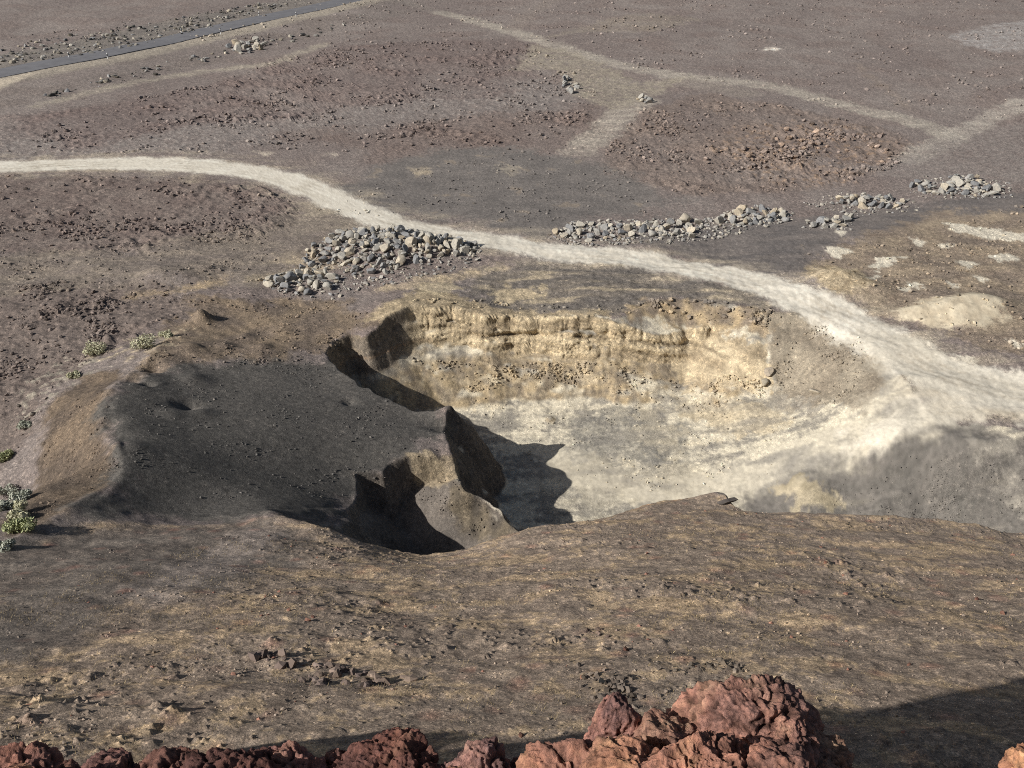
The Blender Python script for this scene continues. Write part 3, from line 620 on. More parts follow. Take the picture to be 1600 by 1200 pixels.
def ground_material():
    m, nt, b = nodes_of('volcanic_soil')
    at_ = nt.nodes.new('ShaderNodeAttribute'); at_.attribute_name = 'soil'
    tc = nt.nodes.new('ShaderNodeTexCoord')
    a = noise_node(nt, 2.2, 9, .72, tc.outputs['Object'])
    r1_ = ramp_node(nt, a.outputs['Fac'], [(.28, (.62, .61, .60)), (.5, (1, 1, 1)), (.72, (1.32, 1.30, 1.27))])
    v = nt.nodes.new('ShaderNodeTexVoronoi'); v.inputs['Scale'].default_value = 5.5; nt.links.new(tc.outputs['Object'], v.inputs['Vector'])
    sep = nt.nodes.new('ShaderNodeSeparateColor'); nt.links.new(v.outputs['Color'], sep.inputs['Color'])
    r2_ = ramp_node(nt, sep.outputs['Red'], [(0, (.74, .74, .75)), (.18, (.96, .96, .96)), (.8, (1.0, 1.0, 1.0)), (.97, (1.3, 1.28, 1.25)), (1, (1.6, 1.58, 1.54))])
    v9 = nt.nodes.new('ShaderNodeTexVoronoi'); v9.inputs['Scale'].default_value = 22; nt.links.new(tc.outputs['Object'], v9.inputs['Vector'])
    s9 = nt.nodes.new('ShaderNodeSeparateColor'); nt.links.new(v9.outputs['Color'], s9.inputs['Color'])
    r9_ = ramp_node(nt, s9.outputs['Green'], [(0, (.6, .6, .6)), (.35, (.92, .92, .92)), (.85, (1.05, 1.05, 1.05)), (1, (1.75, 1.7, 1.62))])
    c = mult(nt, at_.outputs['Color'], r1_.outputs['Color'])
    nt.links.new(at_.outputs['Alpha'], c.node.inputs['Factor']); c = mult(nt, c, r2_.outputs['Color'])
    nt.links.new(at_.outputs['Alpha'], c.node.inputs['Factor']); c = mult(nt, c, r9_.outputs['Color'])
    nt.links.new(at_.outputs['Alpha'], c.node.inputs['Factor'])
    nt.links.new(c, b.inputs['Base Color'])
    bp = nt.nodes.new('ShaderNodeBump'); bp.inputs['Strength'].default_value = .75; bp.inputs['Distance'].default_value = .09
    nt.links.new(at_.outputs['Alpha'], bp.inputs['Strength'])
    n = noise_node(nt, 5.5, 9, .75, tc.outputs['Object']); nt.links.new(n.outputs['Fac'], bp.inputs['Height']); nt.links.new(bp.outputs['Normal'], b.inputs['Normal'])
    return m
SOIL = ground_material()
COLL = bpy.context.scene.collection

def grid_faces():
    a = np.arange(NC * NROW, dtype=np.int32).reshape(NC, NROW)
    q = np.stack([a[:-1, :-1], a[:-1, 1:], a[1:, 1:], a[1:, :-1]], -1)
    last = np.stack([a[-1, :-1], a[-1, 1:], a[0, 1:], a[0, :-1]], -1)[None]
    return np.concatenate([q, last]).reshape(-1, 4)[:, ::-1]
QUADS = grid_faces()
VN = np.stack([NX2.ravel(), NY2.ravel(), NZ2.ravel()], 1)
VCO = np.stack([x, y, z], 1).astype(F32)

def mesh_from(name, co, quads, mat, colors=None, vnorm=None, smooth=True):
    me = bpy.data.meshes.new(name)
    k = quads.shape[1]
    me.vertices.add(len(co)); me.vertices.foreach_set('co', np.ascontiguousarray(co, dtype=F32).ravel())
    me.loops.add(quads.size); me.loops.foreach_set('vertex_index', np.ascontiguousarray(quads, dtype=np.int32).ravel())
    me.polygons.add(len(quads)); me.polygons.foreach_set('loop_start', np.arange(0, quads.size, k, dtype=np.int32))
    me.update(calc_edges=True)
    me.polygons.foreach_set('use_smooth', np.full(len(quads), smooth, bool))
    if colors is not None:
        ca = me.color_attributes.new('soil', 'FLOAT_COLOR', 'POINT')
        ca.data.foreach_set('color', np.ascontiguousarray(colors, dtype=F32).ravel())
    me.materials.append(mat)
    if vnorm is not None: me.normals_split_custom_set_from_vertices(vnorm)
    me.update()
    return me
def link(name, me, parent=None):
    o = bpy.data.objects.new(name, me); COLL.objects.link(o)
    if parent is not None: o.parent = parent
    return o
fm = lambda m: m[QUADS].mean(1)
kind = np.zeros(len(QUADS), np.int8)
kind[fm(pit) > .5] = 2
kind[(fm(track) > .5) & (kind != 2)] = 1
kind[fm(np.maximum(hill, 0)) > .5] = 3
for k, nm in ((0, 'ground'), (1, 'dirt_track'), (2, 'quarry_pit'), (3, 'hillside')):
    q = QUADS[kind == k]
    used = np.zeros(len(VCO), bool); used[q.ravel()] = True
    remap = np.cumsum(used).astype(np.int32) - 1
    o = link(nm, mesh_from(nm, VCO[used], remap[q], SOIL, col[used], VN[used])); o['kind'] = 'structure'
print('ground meshes', time.time() - T0)
#OBJECTS_BEGIN

# ------------------------------------------------------------------ asphalt road on the plain
ROAD = smooth_line(hits([(-90, 134), (0, 115), (162, 84), (325, 48.5), (520, 6), (620, -20)]), 10)
def asphalt_material():
    m, nt, b = nodes_of('asphalt')
    tc = nt.nodes.new('ShaderNodeTexCoord')
    n = noise_node(nt, .5, 6, .6, tc.outputs['Object']); r = ramp_node(nt, n.outputs['Fac'], [(.3, (.15, .146, .152)), (.7, (.20, .195, .20))])
    n_ = noise_node(nt, 30, 3, .6, tc.outputs['Object']); r_ = ramp_node(nt, n_.outputs['Fac'], [(.3, (.8, .8, .8)), (.7, (1.2, 1.2, 1.2))])
    nt.links.new(mult(nt, r.outputs['Color'], r_.outputs['Color']), b.inputs['Base Color']); b.inputs['Roughness'].default_value = .85
    return m
P = np.array(ROAD); tg = np.gradient(P, axis=0); tg /= np.linalg.norm(tg, axis=1)[:, None]; nr = np.stack([-tg[:, 1], tg[:, 0]], 1)
offs = np.array([-3.25, -3.2, -1.6, 0, 1.6, 3.2, 3.25]); hts = np.array([-.25, .10, .13, .15, .13, .10, -.25])
cen = height(P[:, 0], P[:, 1])
rco = np.concatenate([np.concatenate([P + nr * o, (cen + h)[:, None]], 1) for o, h in zip(offs, hts)])
n_ = len(P); ii = np.arange(n_ - 1)
rq = np.concatenate([np.stack([ii + k * n_, ii + 1 + k * n_, ii + 1 + (k + 1) * n_, ii + (k + 1) * n_], 1) for k in range(len(offs) - 1)])
link('asphalt_road', mesh_from('asphalt_road', rco, rq, asphalt_material(), smooth=False))['kind'] = 'structure'

def plain_mat(name, c, rough=.8):
    m, nt, b = nodes_of(name); tc = nt.nodes.new('ShaderNodeTexCoord')
    n = noise_node(nt, 9, 5, .6, tc.outputs['Object']); c = np.array(c)
    r = ramp_node(nt, n.outputs['Fac'], [(.25, tuple(c * .78)), (.75, tuple(np.minimum(c * 1.12, 1)))]); nt.links.new(r.outputs['Color'], b.inputs['Base Color']); b.inputs['Roughness'].default_value = rough
    return m
WHITE, BLACK = plain_mat('post_white', (.74, .74, .72)), plain_mat('post_black', (.025, .025, .027))
def tag(o, label, cat, group=None):
    o['label'] = label; o['category'] = cat
    if group: o['group'] = group
    return o
def prism(sections):
    """closed tube through rectangular sections (half width x, half width y, z)"""
    v = []; f = []
    for a, b, h in sections: v += [(-a, -b, h), (a, -b, h), (a, b, h), (-a, b, h)]
    for k in range(len(sections) - 1):
        for j in range(4): f.append((k * 4 + j, k * 4 + (j + 1) % 4, k * 4 + 4 + (j + 1) % 4, k * 4 + 4 + j))
    f.append((3, 2, 1, 0)); n = len(v); f.append((n - 4, n - 3, n - 2, n - 1)); return v, f
def poly_mesh(name, v, f, mat):
    me = bpy.data.meshes.new(name); me.from_pydata(v, [], f); me.materials.append(mat); me.update(); return me
body_me = poly_mesh('body', *prism([(.085, .06, -.15), (.08, .055, .6), (.076, .052, .93), (.06, .04, 1.02)]), WHITE)
band_me = poly_mesh('band', *prism([(.0835, .0585, .50), (.0800, .0550, .80)]), BLACK)
refl_me = poly_mesh('reflector', *prism([(.03, .0600, .58), (.03, .0600, .73)]), plain_mat('reflector', (.7, .7, .68), .3))
POSTS = [(108, 90, 'black banded white post on the far verge of the road, leftmost there'), (168.5, 91.5, 'black banded white post on the near verge of the road, leftmost there'),
         (284, 52.5, 'black banded white post on the far verge of the road, middle one there'), (345, 53.5, 'black banded white post on the near verge, above the pale rubble heap'),
         (405, 25.5, 'black banded white post on the far verge of the road, rightmost and most distant there'), (463, 26, 'black banded white post on the near verge of the road, rightmost and most distant there')]
for px, py, lab in POSTS:
    hx, hy = hit(px, py); k = int(np.argmin(np.hypot(P[:, 0] - hx, P[:, 1] - hy)))
    e = bpy.data.objects.new('roadside_post', None); COLL.objects.link(e); e.location = (hx, hy, ground_z(hx, hy)); e.rotation_euler = (0, 0, math.atan2(nr[k, 1], nr[k, 0]) + 1.57)
    tag(e, lab, 'marker post', 'marker posts along the asphalt road')
    link('body', body_me, e); link('band', band_me, e); link('reflector', refl_me, e)

# ------------------------------------------------------------------ stones
def icosphere(n):
    import bmesh
    bm = bmesh.new(); bmesh.ops.create_icosphere(bm, subdivisions=n, radius=1)
    bm.verts.ensure_lookup_table(); v = np.array([q.co[:] for q in bm.verts]); f = np.array([[w.index for w in q.verts] for q in bm.faces], np.int32); bm.free(); return v, f
def angular(n, planes, r, flat=.75, bump=.03):
    v, f = icosphere(n)
    nrm = r.normal(size=(planes, 3)); nrm /= np.linalg.norm(nrm, axis=1)[:, None]; d = r.uniform(.5, 1.0, planes)
    dots = v @ nrm.T; rad = np.min(np.where(dots > .05, d / np.maximum(dots, .05), 9), 1); rad = np.minimum(rad, 1.4)
    v = v * rad[:, None]
    if bump: v = v * (1 + bump * n3(v[:, 0], v[:, 1], v[:, 2], .45, r.uniform(0, 50)) + bump * .5 * n3(v[:, 0], v[:, 1], v[:, 2], .2, r.uniform(0, 50)))[:, None]
    s = np.array([r.uniform(.85, 1.3), r.uniform(.75, 1.05), flat * r.uniform(.8, 1.15)]); v = v * s
    return v / np.abs(v).max(), f
SR = np.random.default_rng(21)
def rock_material(name, stops, attr=False, scale=3.0):
    m, nt, b = nodes_of(name); tc = nt.nodes.new('ShaderNodeTexCoord')
    if attr:
        a = nt.nodes.new('ShaderNodeAttribute'); a.attribute_name = 'soil'; base = a.outputs['Color']
    else:
        oi = nt.nodes.new('ShaderNodeObjectInfo'); base = ramp_node(nt, oi.outputs['Random'], stops).outputs['Color']
    n = noise_node(nt, scale, 8, .65, tc.outputs['Object']); r = ramp_node(nt, n.outputs['Fac'], [(.25, (.55, .56, .58)), (.5, (1, 1, 1)), (.75, (1.35, 1.3, 1.22))])
    nt.links.new(mult(nt, base, r.outputs['Color']), b.inputs['Base Color'])
    bp = nt.nodes.new('ShaderNodeBump'); bp.inputs['Strength'].default_value = .5; bp.inputs['Distance'].default_value = .06
    nt.links.new(n.outputs['Fac'], bp.inputs['Height']); nt.links.new(bp.outputs['Normal'], b.inputs['Normal']); return m
BSTOPS = [(0, (.20, .20, .20)), (.18, (.26, .258, .255)), (.4, (.34, .325, .295)), (.7, (.44, .405, .34)), (.9, (.47, .41, .32)), (1, (.37, .30, .21))]
BOULDER = rock_material('boulder_stone', BSTOPS); LOOSE = rock_material('loose_stone', None, True, 2.0)
def stop_colour(t):
    return np.stack([np.interp(t, [q[0] for q in BSTOPS], [q[1][k] for q in BSTOPS]) for k in range(3)], -1)
TEMPL = [angular(4, SR.integers(7, 11), SR, SR.uniform(.6, 1.0), .012) for _ in range(16)]
TM = [mesh_from('boulder', v, f, BOULDER, smooth=False) for v, f in TEMPL]
LOWT = [angular(1, SR.integers(7, 11), SR, SR.uniform(.6, .95), 0) for _ in range(14)]
TINY = [(v, f) for v, f in (angular(1, SR.integers(7, 10), SR, SR.uniform(.55, .9), 0) for _ in range(8))]

def in_px(polypx, n, r, clump=0):
    """random ground points of an outline"""
    W_ = np.array(hits(polypx)); out = []
    while len(out) < n:
        q = np.stack([r.uniform(W_[:, 0].min(), W_[:, 0].max(), 400), r.uniform(W_[:, 1].min(), W_[:, 1].max(), 400)], 1)
        q = q[inside(q[:, 0].astype(F32), q[:, 1].astype(F32), W_)]
        if clump:
            qx, qy = q[:, 0].astype(F32), q[:, 1].astype(F32); w = .06 + sstep(.0, .75, n2(qx, qy, clump, 160) + .6 * n2(qx, qy, clump * .3, 161)); q = q[r.random(len(q)) < w]
        out += [tuple(p) for p in q]
    return out[:n]
HEAPS = []   # x, y, z, size, heap number
def heap(k, outline, n, s0, s1, layers=.35, power=2.2):
    pts = in_px(outline, n * 14, SR); sizes = np.sort(s0 + (s1 - s0) * SR.random(n) ** power)[::-1]
    placed = []; it = iter(pts)
    for s in sizes:
        best = None
        for _ in range(12):
            p = next(it, None)
            if p is None: break
            near = [(q, math.hypot(q[0] - p[0], q[1] - p[1])) for q in placed]
            over = [(q, d) for q, d in near if d < .8 * (q[3] + s)]
            if not over: best = (p[0], p[1], ground_z(*p) + s * .38, s); break
            lift = max(q[2] + math.sqrt(max((.75 * (q[3] + s)) ** 2 - d * d, .01)) for q, d in over)
            if lift < ground_z(*p) + .95 * s + .35 and len(over) >= 2 and SR.random() < layers:
                best = (p[0], p[1], lift, s); break
        if best: placed.append(best); HEAPS.append((*best, k))
heap(0, [(472, 405), (490, 385), (515, 368), (540, 361), (640, 360), (700, 372), (748, 385), (742, 402), (700, 400), (640, 412), (600, 430), (560, 432), (520, 415), (490, 418)], 330, .2, .72, .5, 2.6)
heap(1, [(404, 438), (440, 436), (455, 428), (500, 424), (530, 440), (522, 452), (500, 458), (470, 462), (440, 456), (420, 447)], 50, .24, .7, .3, 1.8)
heap(2, [(858, 368), (900, 350), (960, 350), (1020, 348), (1085, 345), (1100, 358), (1080, 372), (1000, 373), (930, 378), (880, 372)], 120, .2, .75, .3, 2.2)
heap(3, [(1105, 345), (1140, 330), (1190, 322), (1240, 335), (1230, 345), (1180, 352), (1130, 355)], 76, .2, .75, .3, 2.3)
heap(4, [(1255, 350), (1290, 345), (1330, 342), (1325, 355), (1280, 358)], 24, .3, .75, .3, 1.8)
heap(5, [(1300, 312), (1350, 306), (1415, 316), (1400, 326), (1350, 325), (1320, 322)], 46, .3, .8, .3, 2)
heap(6, [(1420, 292), (1440, 282), (1470, 296), (1490, 275), (1530, 280), (1568, 298), (1540, 308), (1480, 306), (1440, 303)], 110, .2, .75, .3, 2.4)
heap(7, [(352, 76), (372, 68), (400, 62), (420, 68), (408, 78), (375, 82)], 26, .4, 1.1, .3, 2)
heap(8, [(872, 122), (890, 118), (905, 135), (898, 148), (880, 140)], 16, .35, .8, .2, 2)
heap(9, [(995, 155), (1010, 150), (1022, 158), (1005, 165)], 10, .3, .7, .2, 2)
HG = [('boulders of the big heap beside the track', 'pale angular boulder in the big heap left of the track, above the pit'), ('boulders of the small heap in front of the big one', 'angular boulder in the small low heap at the front left of the big heap'),
      ('boulders of the long row beyond the track', 'grey or tan boulder in the long row just beyond the pale track'), ('boulders of the row behind the long row', 'boulder in the shorter row set behind the right end of the long row'),
      ('boulders of the smallest heap on the cinders', 'grey boulder in the smallest heap on the dark cinder strip right of the long row'), ('boulders of the low grey heap', 'grey boulder in the low rubble heap at the foot of the brown lava field'),
      ('boulders of the far right heap', 'grey boulder in the heap nearest the right edge of the picture'), ('boulders of the heap by the road', 'pale boulder in the heap between the asphalt road and the lava field'),
      ('brown rocks on the far plain', 'brown rock in the small cluster beside the crossing of the faint tracks'), ('brown rocks at the head of the short track', 'brown rock in the little cluster at the head of the short faint track')]
def quat_rand(r):
    q = Matrix.Rotation(r.uniform(0, 6.28), 4, 'Z') @ Matrix.Rotation(r.normal() * .35, 4, 'X') @ Matrix.Rotation(r.normal() * .35, 4, 'Y'); return q.to_euler()
HEAPS.sort(key=lambda q: -q[3] / math.hypot(q[0], q[1], HC - q[2]))
for hx, hy, hz, s, k in HEAPS[:290]:
    o = bpy.data.objects.new('boulder', TM[SR.integers(len(TM))]); COLL.objects.link(o)
    o.location = (hx, hy, hz); o.scale = (s, s, s); o.rotation_euler = quat_rand(SR); tag(o, HG[k][1], 'boulder', HG[k][0])

def stones(name, items, templates, mat, smooth=False):
    """many small stones in one mesh: items are rows of x, y, z, size, r, g, b"""
    A = np.array(items, float); vs = []; fs = []; cs_ = []; base = 0
    t = SR.integers(len(templates), size=len(A))
    for k, (tv, tf) in enumerate(templates):
        a = A[t == k]
        if len(a) == 0: continue
        th = SR.uniform(0, 6.28, len(a)); tilt = SR.normal(size=len(a)) * .4
        c, s = np.cos(th), np.sin(th); ct, st = np.cos(tilt), np.sin(tilt)
        v = np.repeat(tv[None], len(a), 0)
        yv, zv = v[..., 1] * ct[:, None] - v[..., 2] * st[:, None], v[..., 1] * st[:, None] + v[..., 2] * ct[:, None]
        xv, yv = v[..., 0] * c[:, None] - yv * s[:, None], v[..., 0] * s[:, None] + yv * c[:, None]
        w = np.stack([xv, yv, zv], -1) * a[:, None, 3:4] + a[:, None, :3]
        vs.append(w.reshape(-1, 3)); fs.append((tf[None] + (np.arange(len(a)) * len(tv))[:, None, None]).reshape(-1, 3) + base); base += w.shape[0] * w.shape[1]
        cs_.append(np.repeat(np.concatenate([a[:, 4:7], np.ones((len(a), 1))], 1), len(tv), 0))
    o = link(name, mesh_from(name, np.concatenate(vs), np.concatenate(fs), mat, np.concatenate(cs_).astype(F32), smooth=smooth)); return o
def surf(pts):
    """height and steepness of the finished ground near points (nearest ring vertex)"""
    pts = np.asarray(pts, float); az = np.arctan2(pts[:, 0], pts[:, 1]); r = np.hypot(pts[:, 0], pts[:, 1])
    ci = np.clip(np.searchsorted(AZ, az), 1, NC - 1); ci = np.where(np.abs(AZ[ci] - az) < np.abs(AZ[ci - 1] - az), ci, ci - 1)
    out = np.empty((len(pts), 5))
    for n_, (c, rr) in enumerate(zip(ci, r)):
        k = min(int(np.searchsorted(RR[c], rr)), NROW - 1); out[n_, :2] = Z[c, k], NZ2[c, k]; out[n_, 2:] = col[c * NROW + k, :3]
    return out
rub = []
for hx, hy, hz, s, k in HEAPS[290:]: rub.append((hx, hy, hz, s, *stop_colour(SR.random())))
def scatter_poly(outline, n, s0, s1, colour, power=3.0, vary=.2, soil=.75, clump=0):
    p = np.array(in_px(outline, n, SR, clump)); h = surf(p); out = []
    for (px_, py_), (zz_, nz_, cr, cg, cb) in zip(p, h):
        s = s0 + (s1 - s0) * SR.random() ** power; c = np.array(colour(SR.random()) if callable(colour) else colour)
        c = (c + soil * (np.array([cr, cg, cb]) * 1.12 - c)) * (1 + vary * SR.normal())
        out.append((px_, py_, zz_ + s * .25, s, *np.clip(c, .02, .7)))
    return out
# small rubble round the heaps and the bank of stones along the asphalt road
for o_, n_ in (([(470, 415), (500, 380), (540, 360), (650, 358), (755, 385), (750, 412), (640, 440), (560, 455), (520, 470), (440, 465), (400, 440)], 1700), ([(850, 372), (900, 345), (1100, 340), (1240, 330), (1240, 345), (1130, 372), (1060, 382), (900, 385)], 1500), ([(1250, 358), (1300, 340), (1340, 342), (1330, 360)], 120), ([(1250, 318), (1300, 300), (1430, 312), (1440, 330), (1340, 338)], 350), ([(1410, 300), (1440, 275), (1580, 285), (1585, 312), (1440, 312)], 400)):
    rub += scatter_poly(o_, n_, .05, .3, lambda t: stop_colour(.2 + t * .6), 3.0, soil=.2)
for o_, n_ in (([(0, 88), (0, 72), (130, 52), (240, 36), (330, 18), (430, 0), (480, -12), (500, 0), (400, 20), (330, 36), (250, 54), (170, 68), (130, 74)], 520), ([(0, 102), (0, 88), (130, 74), (170, 68), (250, 56), (330, 38), (370, 30), (350, 40), (250, 64), (150, 86)], 260), ([(60, 150), (100, 138), (180, 118), (260, 96), (330, 84), (420, 66), (470, 52), (590, 18), (560, 32), (450, 72), (330, 96), (200, 128), (110, 148)], 170), ([(150, 125), (165, 125), (165, 131), (148, 131)], 8), ([(70, 148), (95, 146), (95, 152), (72, 153)], 9)):
    rub += scatter_poly(o_, n_, .1, .62, lambda t: stop_colour(.1 + t * .8) * (.85 if SR.random() < .62 else .3), 2.6, soil=.1)
stones('loose_rubble', rub, LOWT, LOOSE)['kind'] = 'stuff'

# stones of the lava fields, the plain, the pit and the hillside, each field one uncountable mass
lava = []
for o_, n_, a_, b_, c_ in (([(-60, 275), (120, 276), (290, 278), (400, 292), (465, 320), (470, 345), (400, 372), (300, 385), (150, 395), (-60, 380)], 2600, .05, .34, (.10, .075, .065)),
                           ([(-60, 460), (60, 440), (230, 430), (320, 470), (230, 520), (150, 560), (80, 610), (40, 700), (-40, 760)], 2600, .04, .28, (.095, .075, .065)),
                           ([(930, 255), (1000, 170), (1110, 145), (1280, 178), (1430, 215), (1400, 262), (1280, 296), (1080, 305), (960, 285)], 3600, .06, .36, (.13, .095, .078)),
                           ([(1150, 215), (1260, 200), (1400, 215), (1390, 262), (1280, 296), (1130, 285), (1080, 260)], 700, .12, .6, (.20, .15, .115)),
                           ([(0, 240), (180, 160), (330, 130), (520, 70), (800, 60), (930, 120), (930, 200), (850, 250), (430, 235), (300, 240)], 6500, .07, .42, (.125, .105, .095)),
                           ([(0, 60), (500, -10), (1600, 0), (1600, 190), (1300, 170), (1000, 110), (800, 50), (500, 80)], 5000, .08, .42, (.13, .11, .10)),
                           ([(0, 390), (420, 370), (520, 420), (470, 470), (300, 480), (0, 470)], 1800, .04, .2, (.13, .115, .10)), ([(480, 330), (700, 240), (900, 245), (1100, 310), (860, 362), (700, 350)], 1300, .04, .22, (.13, .12, .11)),
                           ([(1250, 400), (1600, 320), (1600, 560), (1480, 510), (1380, 490)], 1200, .04, .25, (.22, .18, .13))):
    lava += scatter_poly(o_, int(n_ * 1.5), a_ * .8, b_, c_, 8.0, .22, clump=9 if b_ > .3 else 5)
stones('lava_stones', lava, TINY, LOOSE)['kind'] = 'stuff'
pitst = []
for o_, n_, a_, b_, c_ in (([(640, 560), (800, 565), (1000, 575), (1180, 590), (1200, 620), (1100, 640), (900, 605), (700, 610)], 1500, .03, .22, (.33, .27, .19)), ([(700, 620), (1000, 610), (1250, 650), (1200, 740), (1000, 770), (800, 740)], 700, .03, .15, (.34, .30, .24)),
                           ([(985, 478), (1040, 464), (1130, 472), (1210, 486), (1200, 515), (1080, 500)], 320, .05, .42, (.20, .18, .16)), ([(620, 470), (800, 488), (985, 490), (985, 482), (760, 470)], 160, .04, .3, (.3, .26, .19)),
                           ([(1200, 490), (1330, 515), (1380, 570), (1300, 640), (1215, 615)], 600, .03, .18, (.24, .21, .17)), ([(200, 560), (500, 540), (680, 635), (700, 700), (540, 780), (300, 790), (200, 720)], 2600, .02, .13, (.14, .135, .13)),
                           ([(300, 480), (520, 470), (600, 500), (510, 560), (380, 570), (250, 570)], 900, .03, .22, (.17, .14, .11)), ([(60, 640), (170, 600), (170, 680), (190, 730), (60, 810)], 700, .03, .16, (.26, .2, .15)), ([(1300, 740), (1500, 700), (1600, 740), (1600, 815), (1300, 795)], 700, .02, .1, (.24, .22, .2)),
                           ([(620, 742), (700, 730), (800, 820), (740, 845), (690, 800)], 300, .02, .14, (.16, .14, .12))):
    pitst += scatter_poly(o_, int(n_ * 1.3), a_, b_ * .85, c_, 5.5, .2, clump=3)
stones('quarry_stones', pitst, TINY, LOOSE)['kind'] = 'stuff'
slope = []
for o_, n_, a_, b_, c_ in (([(0, 880), (420, 812), (670, 872), (900, 832), (1110, 782), (1600, 835), (1600, 1190), (0, 1190)], 14000, .008, .07, (.19, .155, .125)), ([(0, 880), (420, 812), (670, 872), (900, 832), (1110, 782), (1600, 835), (1600, 1190), (0, 1190)], 2600, .01, .05, (.42, .37, .31)),
                           ([(380, 1010), (640, 1060), (660, 1085), (500, 1070), (400, 1040)], 260, .03, .22, (.12, .09, .08)), ([(850, 985), (990, 985), (1000, 1000), (860, 1000)], 30, .03, .2, (.14, .10, .09)), ([(1000, 1040), (1150, 1030), (1260, 1100), (1240, 1120), (1100, 1070)], 260, .02, .14, (.13, .11, .09)), ([(880, 1030), (1060, 1090), (1040, 1130), (900, 1090)], 260, .02, .14, (.11, .09, .075)),
                           ([(0, 880), (420, 812), (670, 872), (900, 832), (1110, 782), (1600, 835), (1600, 1190), (0, 1190)], 420, .02, .13, (.26, .12, .085))):
    slope += scatter_poly(o_, n_, a_, b_, c_, 4.0 if n_ > 300 else 3.0, .3, soil=.6 if n_ > 2000 else .15, clump=2.5 if n_ > 400 else 1.2)
stones('slope_stones', slope, TINY, LOOSE)['kind'] = 'stuff'
print('stones', time.time() - T0)

# dry grass of the hillside
gp = np.array(in_px([(0, 900), (420, 835), (670, 880), (900, 840), (1110, 790), (1600, 840), (1600, 1180), (0, 1180)], 70000, SR))
gx_, gy_ = gp[:, 0].astype(F32), gp[:, 1].astype(F32)
gm = sstep(.0, .45, n2(gx_ * F32(.45), gy_, 2.6, 124) + .55 * n2(gx_, gy_, 1.1, 52) + .2 * n2(gx_, gy_, 8, 50))
gp = gp[SR.random(len(gp)) < gm * .5 + .02]
gh = surf(gp); nb = 4
root = np.concatenate([gp, gh[:, :1]], 1)
root = np.repeat(root, nb, 0) + SR.normal(size=(len(gp) * nb, 3)) * [.05, .05, 0]
ang = SR.uniform(0, 6.28, len(root)); ln = SR.uniform(.03, .10, len(root)); lean = SR.uniform(.3, 1.0, len(root)); wdt = SR.uniform(.004, .009, len(root))
dirv = np.stack([np.cos(ang) * lean, np.sin(ang) * lean, np.ones(len(root))], 1); sidev = np.stack([-np.sin(ang), np.cos(ang), np.zeros(len(root))], 1)
tip = root + dirv * ln[:, None]; gv = np.stack([root - sidev * wdt[:, None] - [0, 0, .01], root + sidev * wdt[:, None] - [0, 0, .01], tip], 1).reshape(-1, 3)
gc = np.repeat(np.clip(np.array([.36, .28, .16]) * (1 + .25 * SR.normal(size=(len(root), 1))), .03, .6), 3, 0)
go = link('dry_grass', mesh_from('dry_grass', gv, np.arange(len(gv), dtype=np.int32).reshape(-1, 3), LOOSE, np.concatenate([gc, np.ones((len(gc), 1))], 1), smooth=False)); go['kind'] = 'stuff'

# ------------------------------------------------------------------ shrubs
def leaf_material(name, stops):
    m, nt, b = nodes_of(name); tc = nt.nodes.new('ShaderNodeTexCoord'); n = noise_node(nt, 4, 4, .6, tc.outputs['Object'])
    nt.links.new(ramp_node(nt, n.outputs['Fac'], stops).outputs['Color'], b.inputs['Base Color']); return m
PALE = leaf_material('pale_leaf', [(.3, (.34, .33, .22)), (.5, (.48, .46, .31)), (.7, (.60, .57, .41))]); GREEN = leaf_material('green_leaf', [(.3, (.24, .26, .13)), (.5, (.37, .39, .21)), (.7, (.50, .50, .29))]); GREY = leaf_material('grey_leaf', [(.3, (.30, .31, .25)), (.5, (.42, .43, .35)), (.7, (.55, .55, .45))])
TWIG = plain_mat('twig', (.16, .12, .08))
def shrub(px, py, w, h, mat, label, seed):
    r = np.random.default_rng(seed); x0, y0 = hit(px, py); z0 = ground_z(x0, y0)
    e = bpy.data.objects.new('shrub', None); COLL.objects.link(e); e.location = (x0, y0, z0); tag(e, label, 'shrub', 'shrubs on the left slope')
    v = []; f = []; tv = []; tf = []
    lobes = [(r.uniform(-.5, .5) * w, r.uniform(-.45, .45) * w, r.uniform(.3, .75) * h, r.uniform(.22, .4) * w) for _ in range(7)]
    for lx, ly, lz, lr in lobes:
        a = np.array([0, 0, -.1]); b = np.array([lx, ly, lz]); s = np.array([.025, 0, 0]); k = len(tv)
        tv += [tuple(a - s), tuple(a + s), tuple(a + [0, .03, 0]), tuple(b)]; tf += [(k, k + 1, k + 3), (k + 1, k + 2, k + 3), (k + 2, k, k + 3)]
        for _ in range(150):
            d = r.normal(size=3); d /= np.linalg.norm(d); rad = lr * r.uniform(.45, 1.08) ** .6
            c = np.array([lx, ly, lz]) + d * rad * [1, 1, .8]
            if c[2] < .02: continue
            t = r.normal(size=3); t /= np.linalg.norm(t); u = np.cross(t, d + r.normal(size=3) * .5); u /= np.linalg.norm(u) + 1e-9; L = r.uniform(.05, .13); k = len(v)
            v += [tuple(c - t * L), tuple(c + u * L * .45), tuple(c + t * L), tuple(c - u * L * .45)]; f.append((k, k + 1, k + 2, k + 3))
    link('foliage', poly_mesh('foliage', v, f, mat), e); link('stem', poly_mesh('stem', tv, tf, TWIG), e)
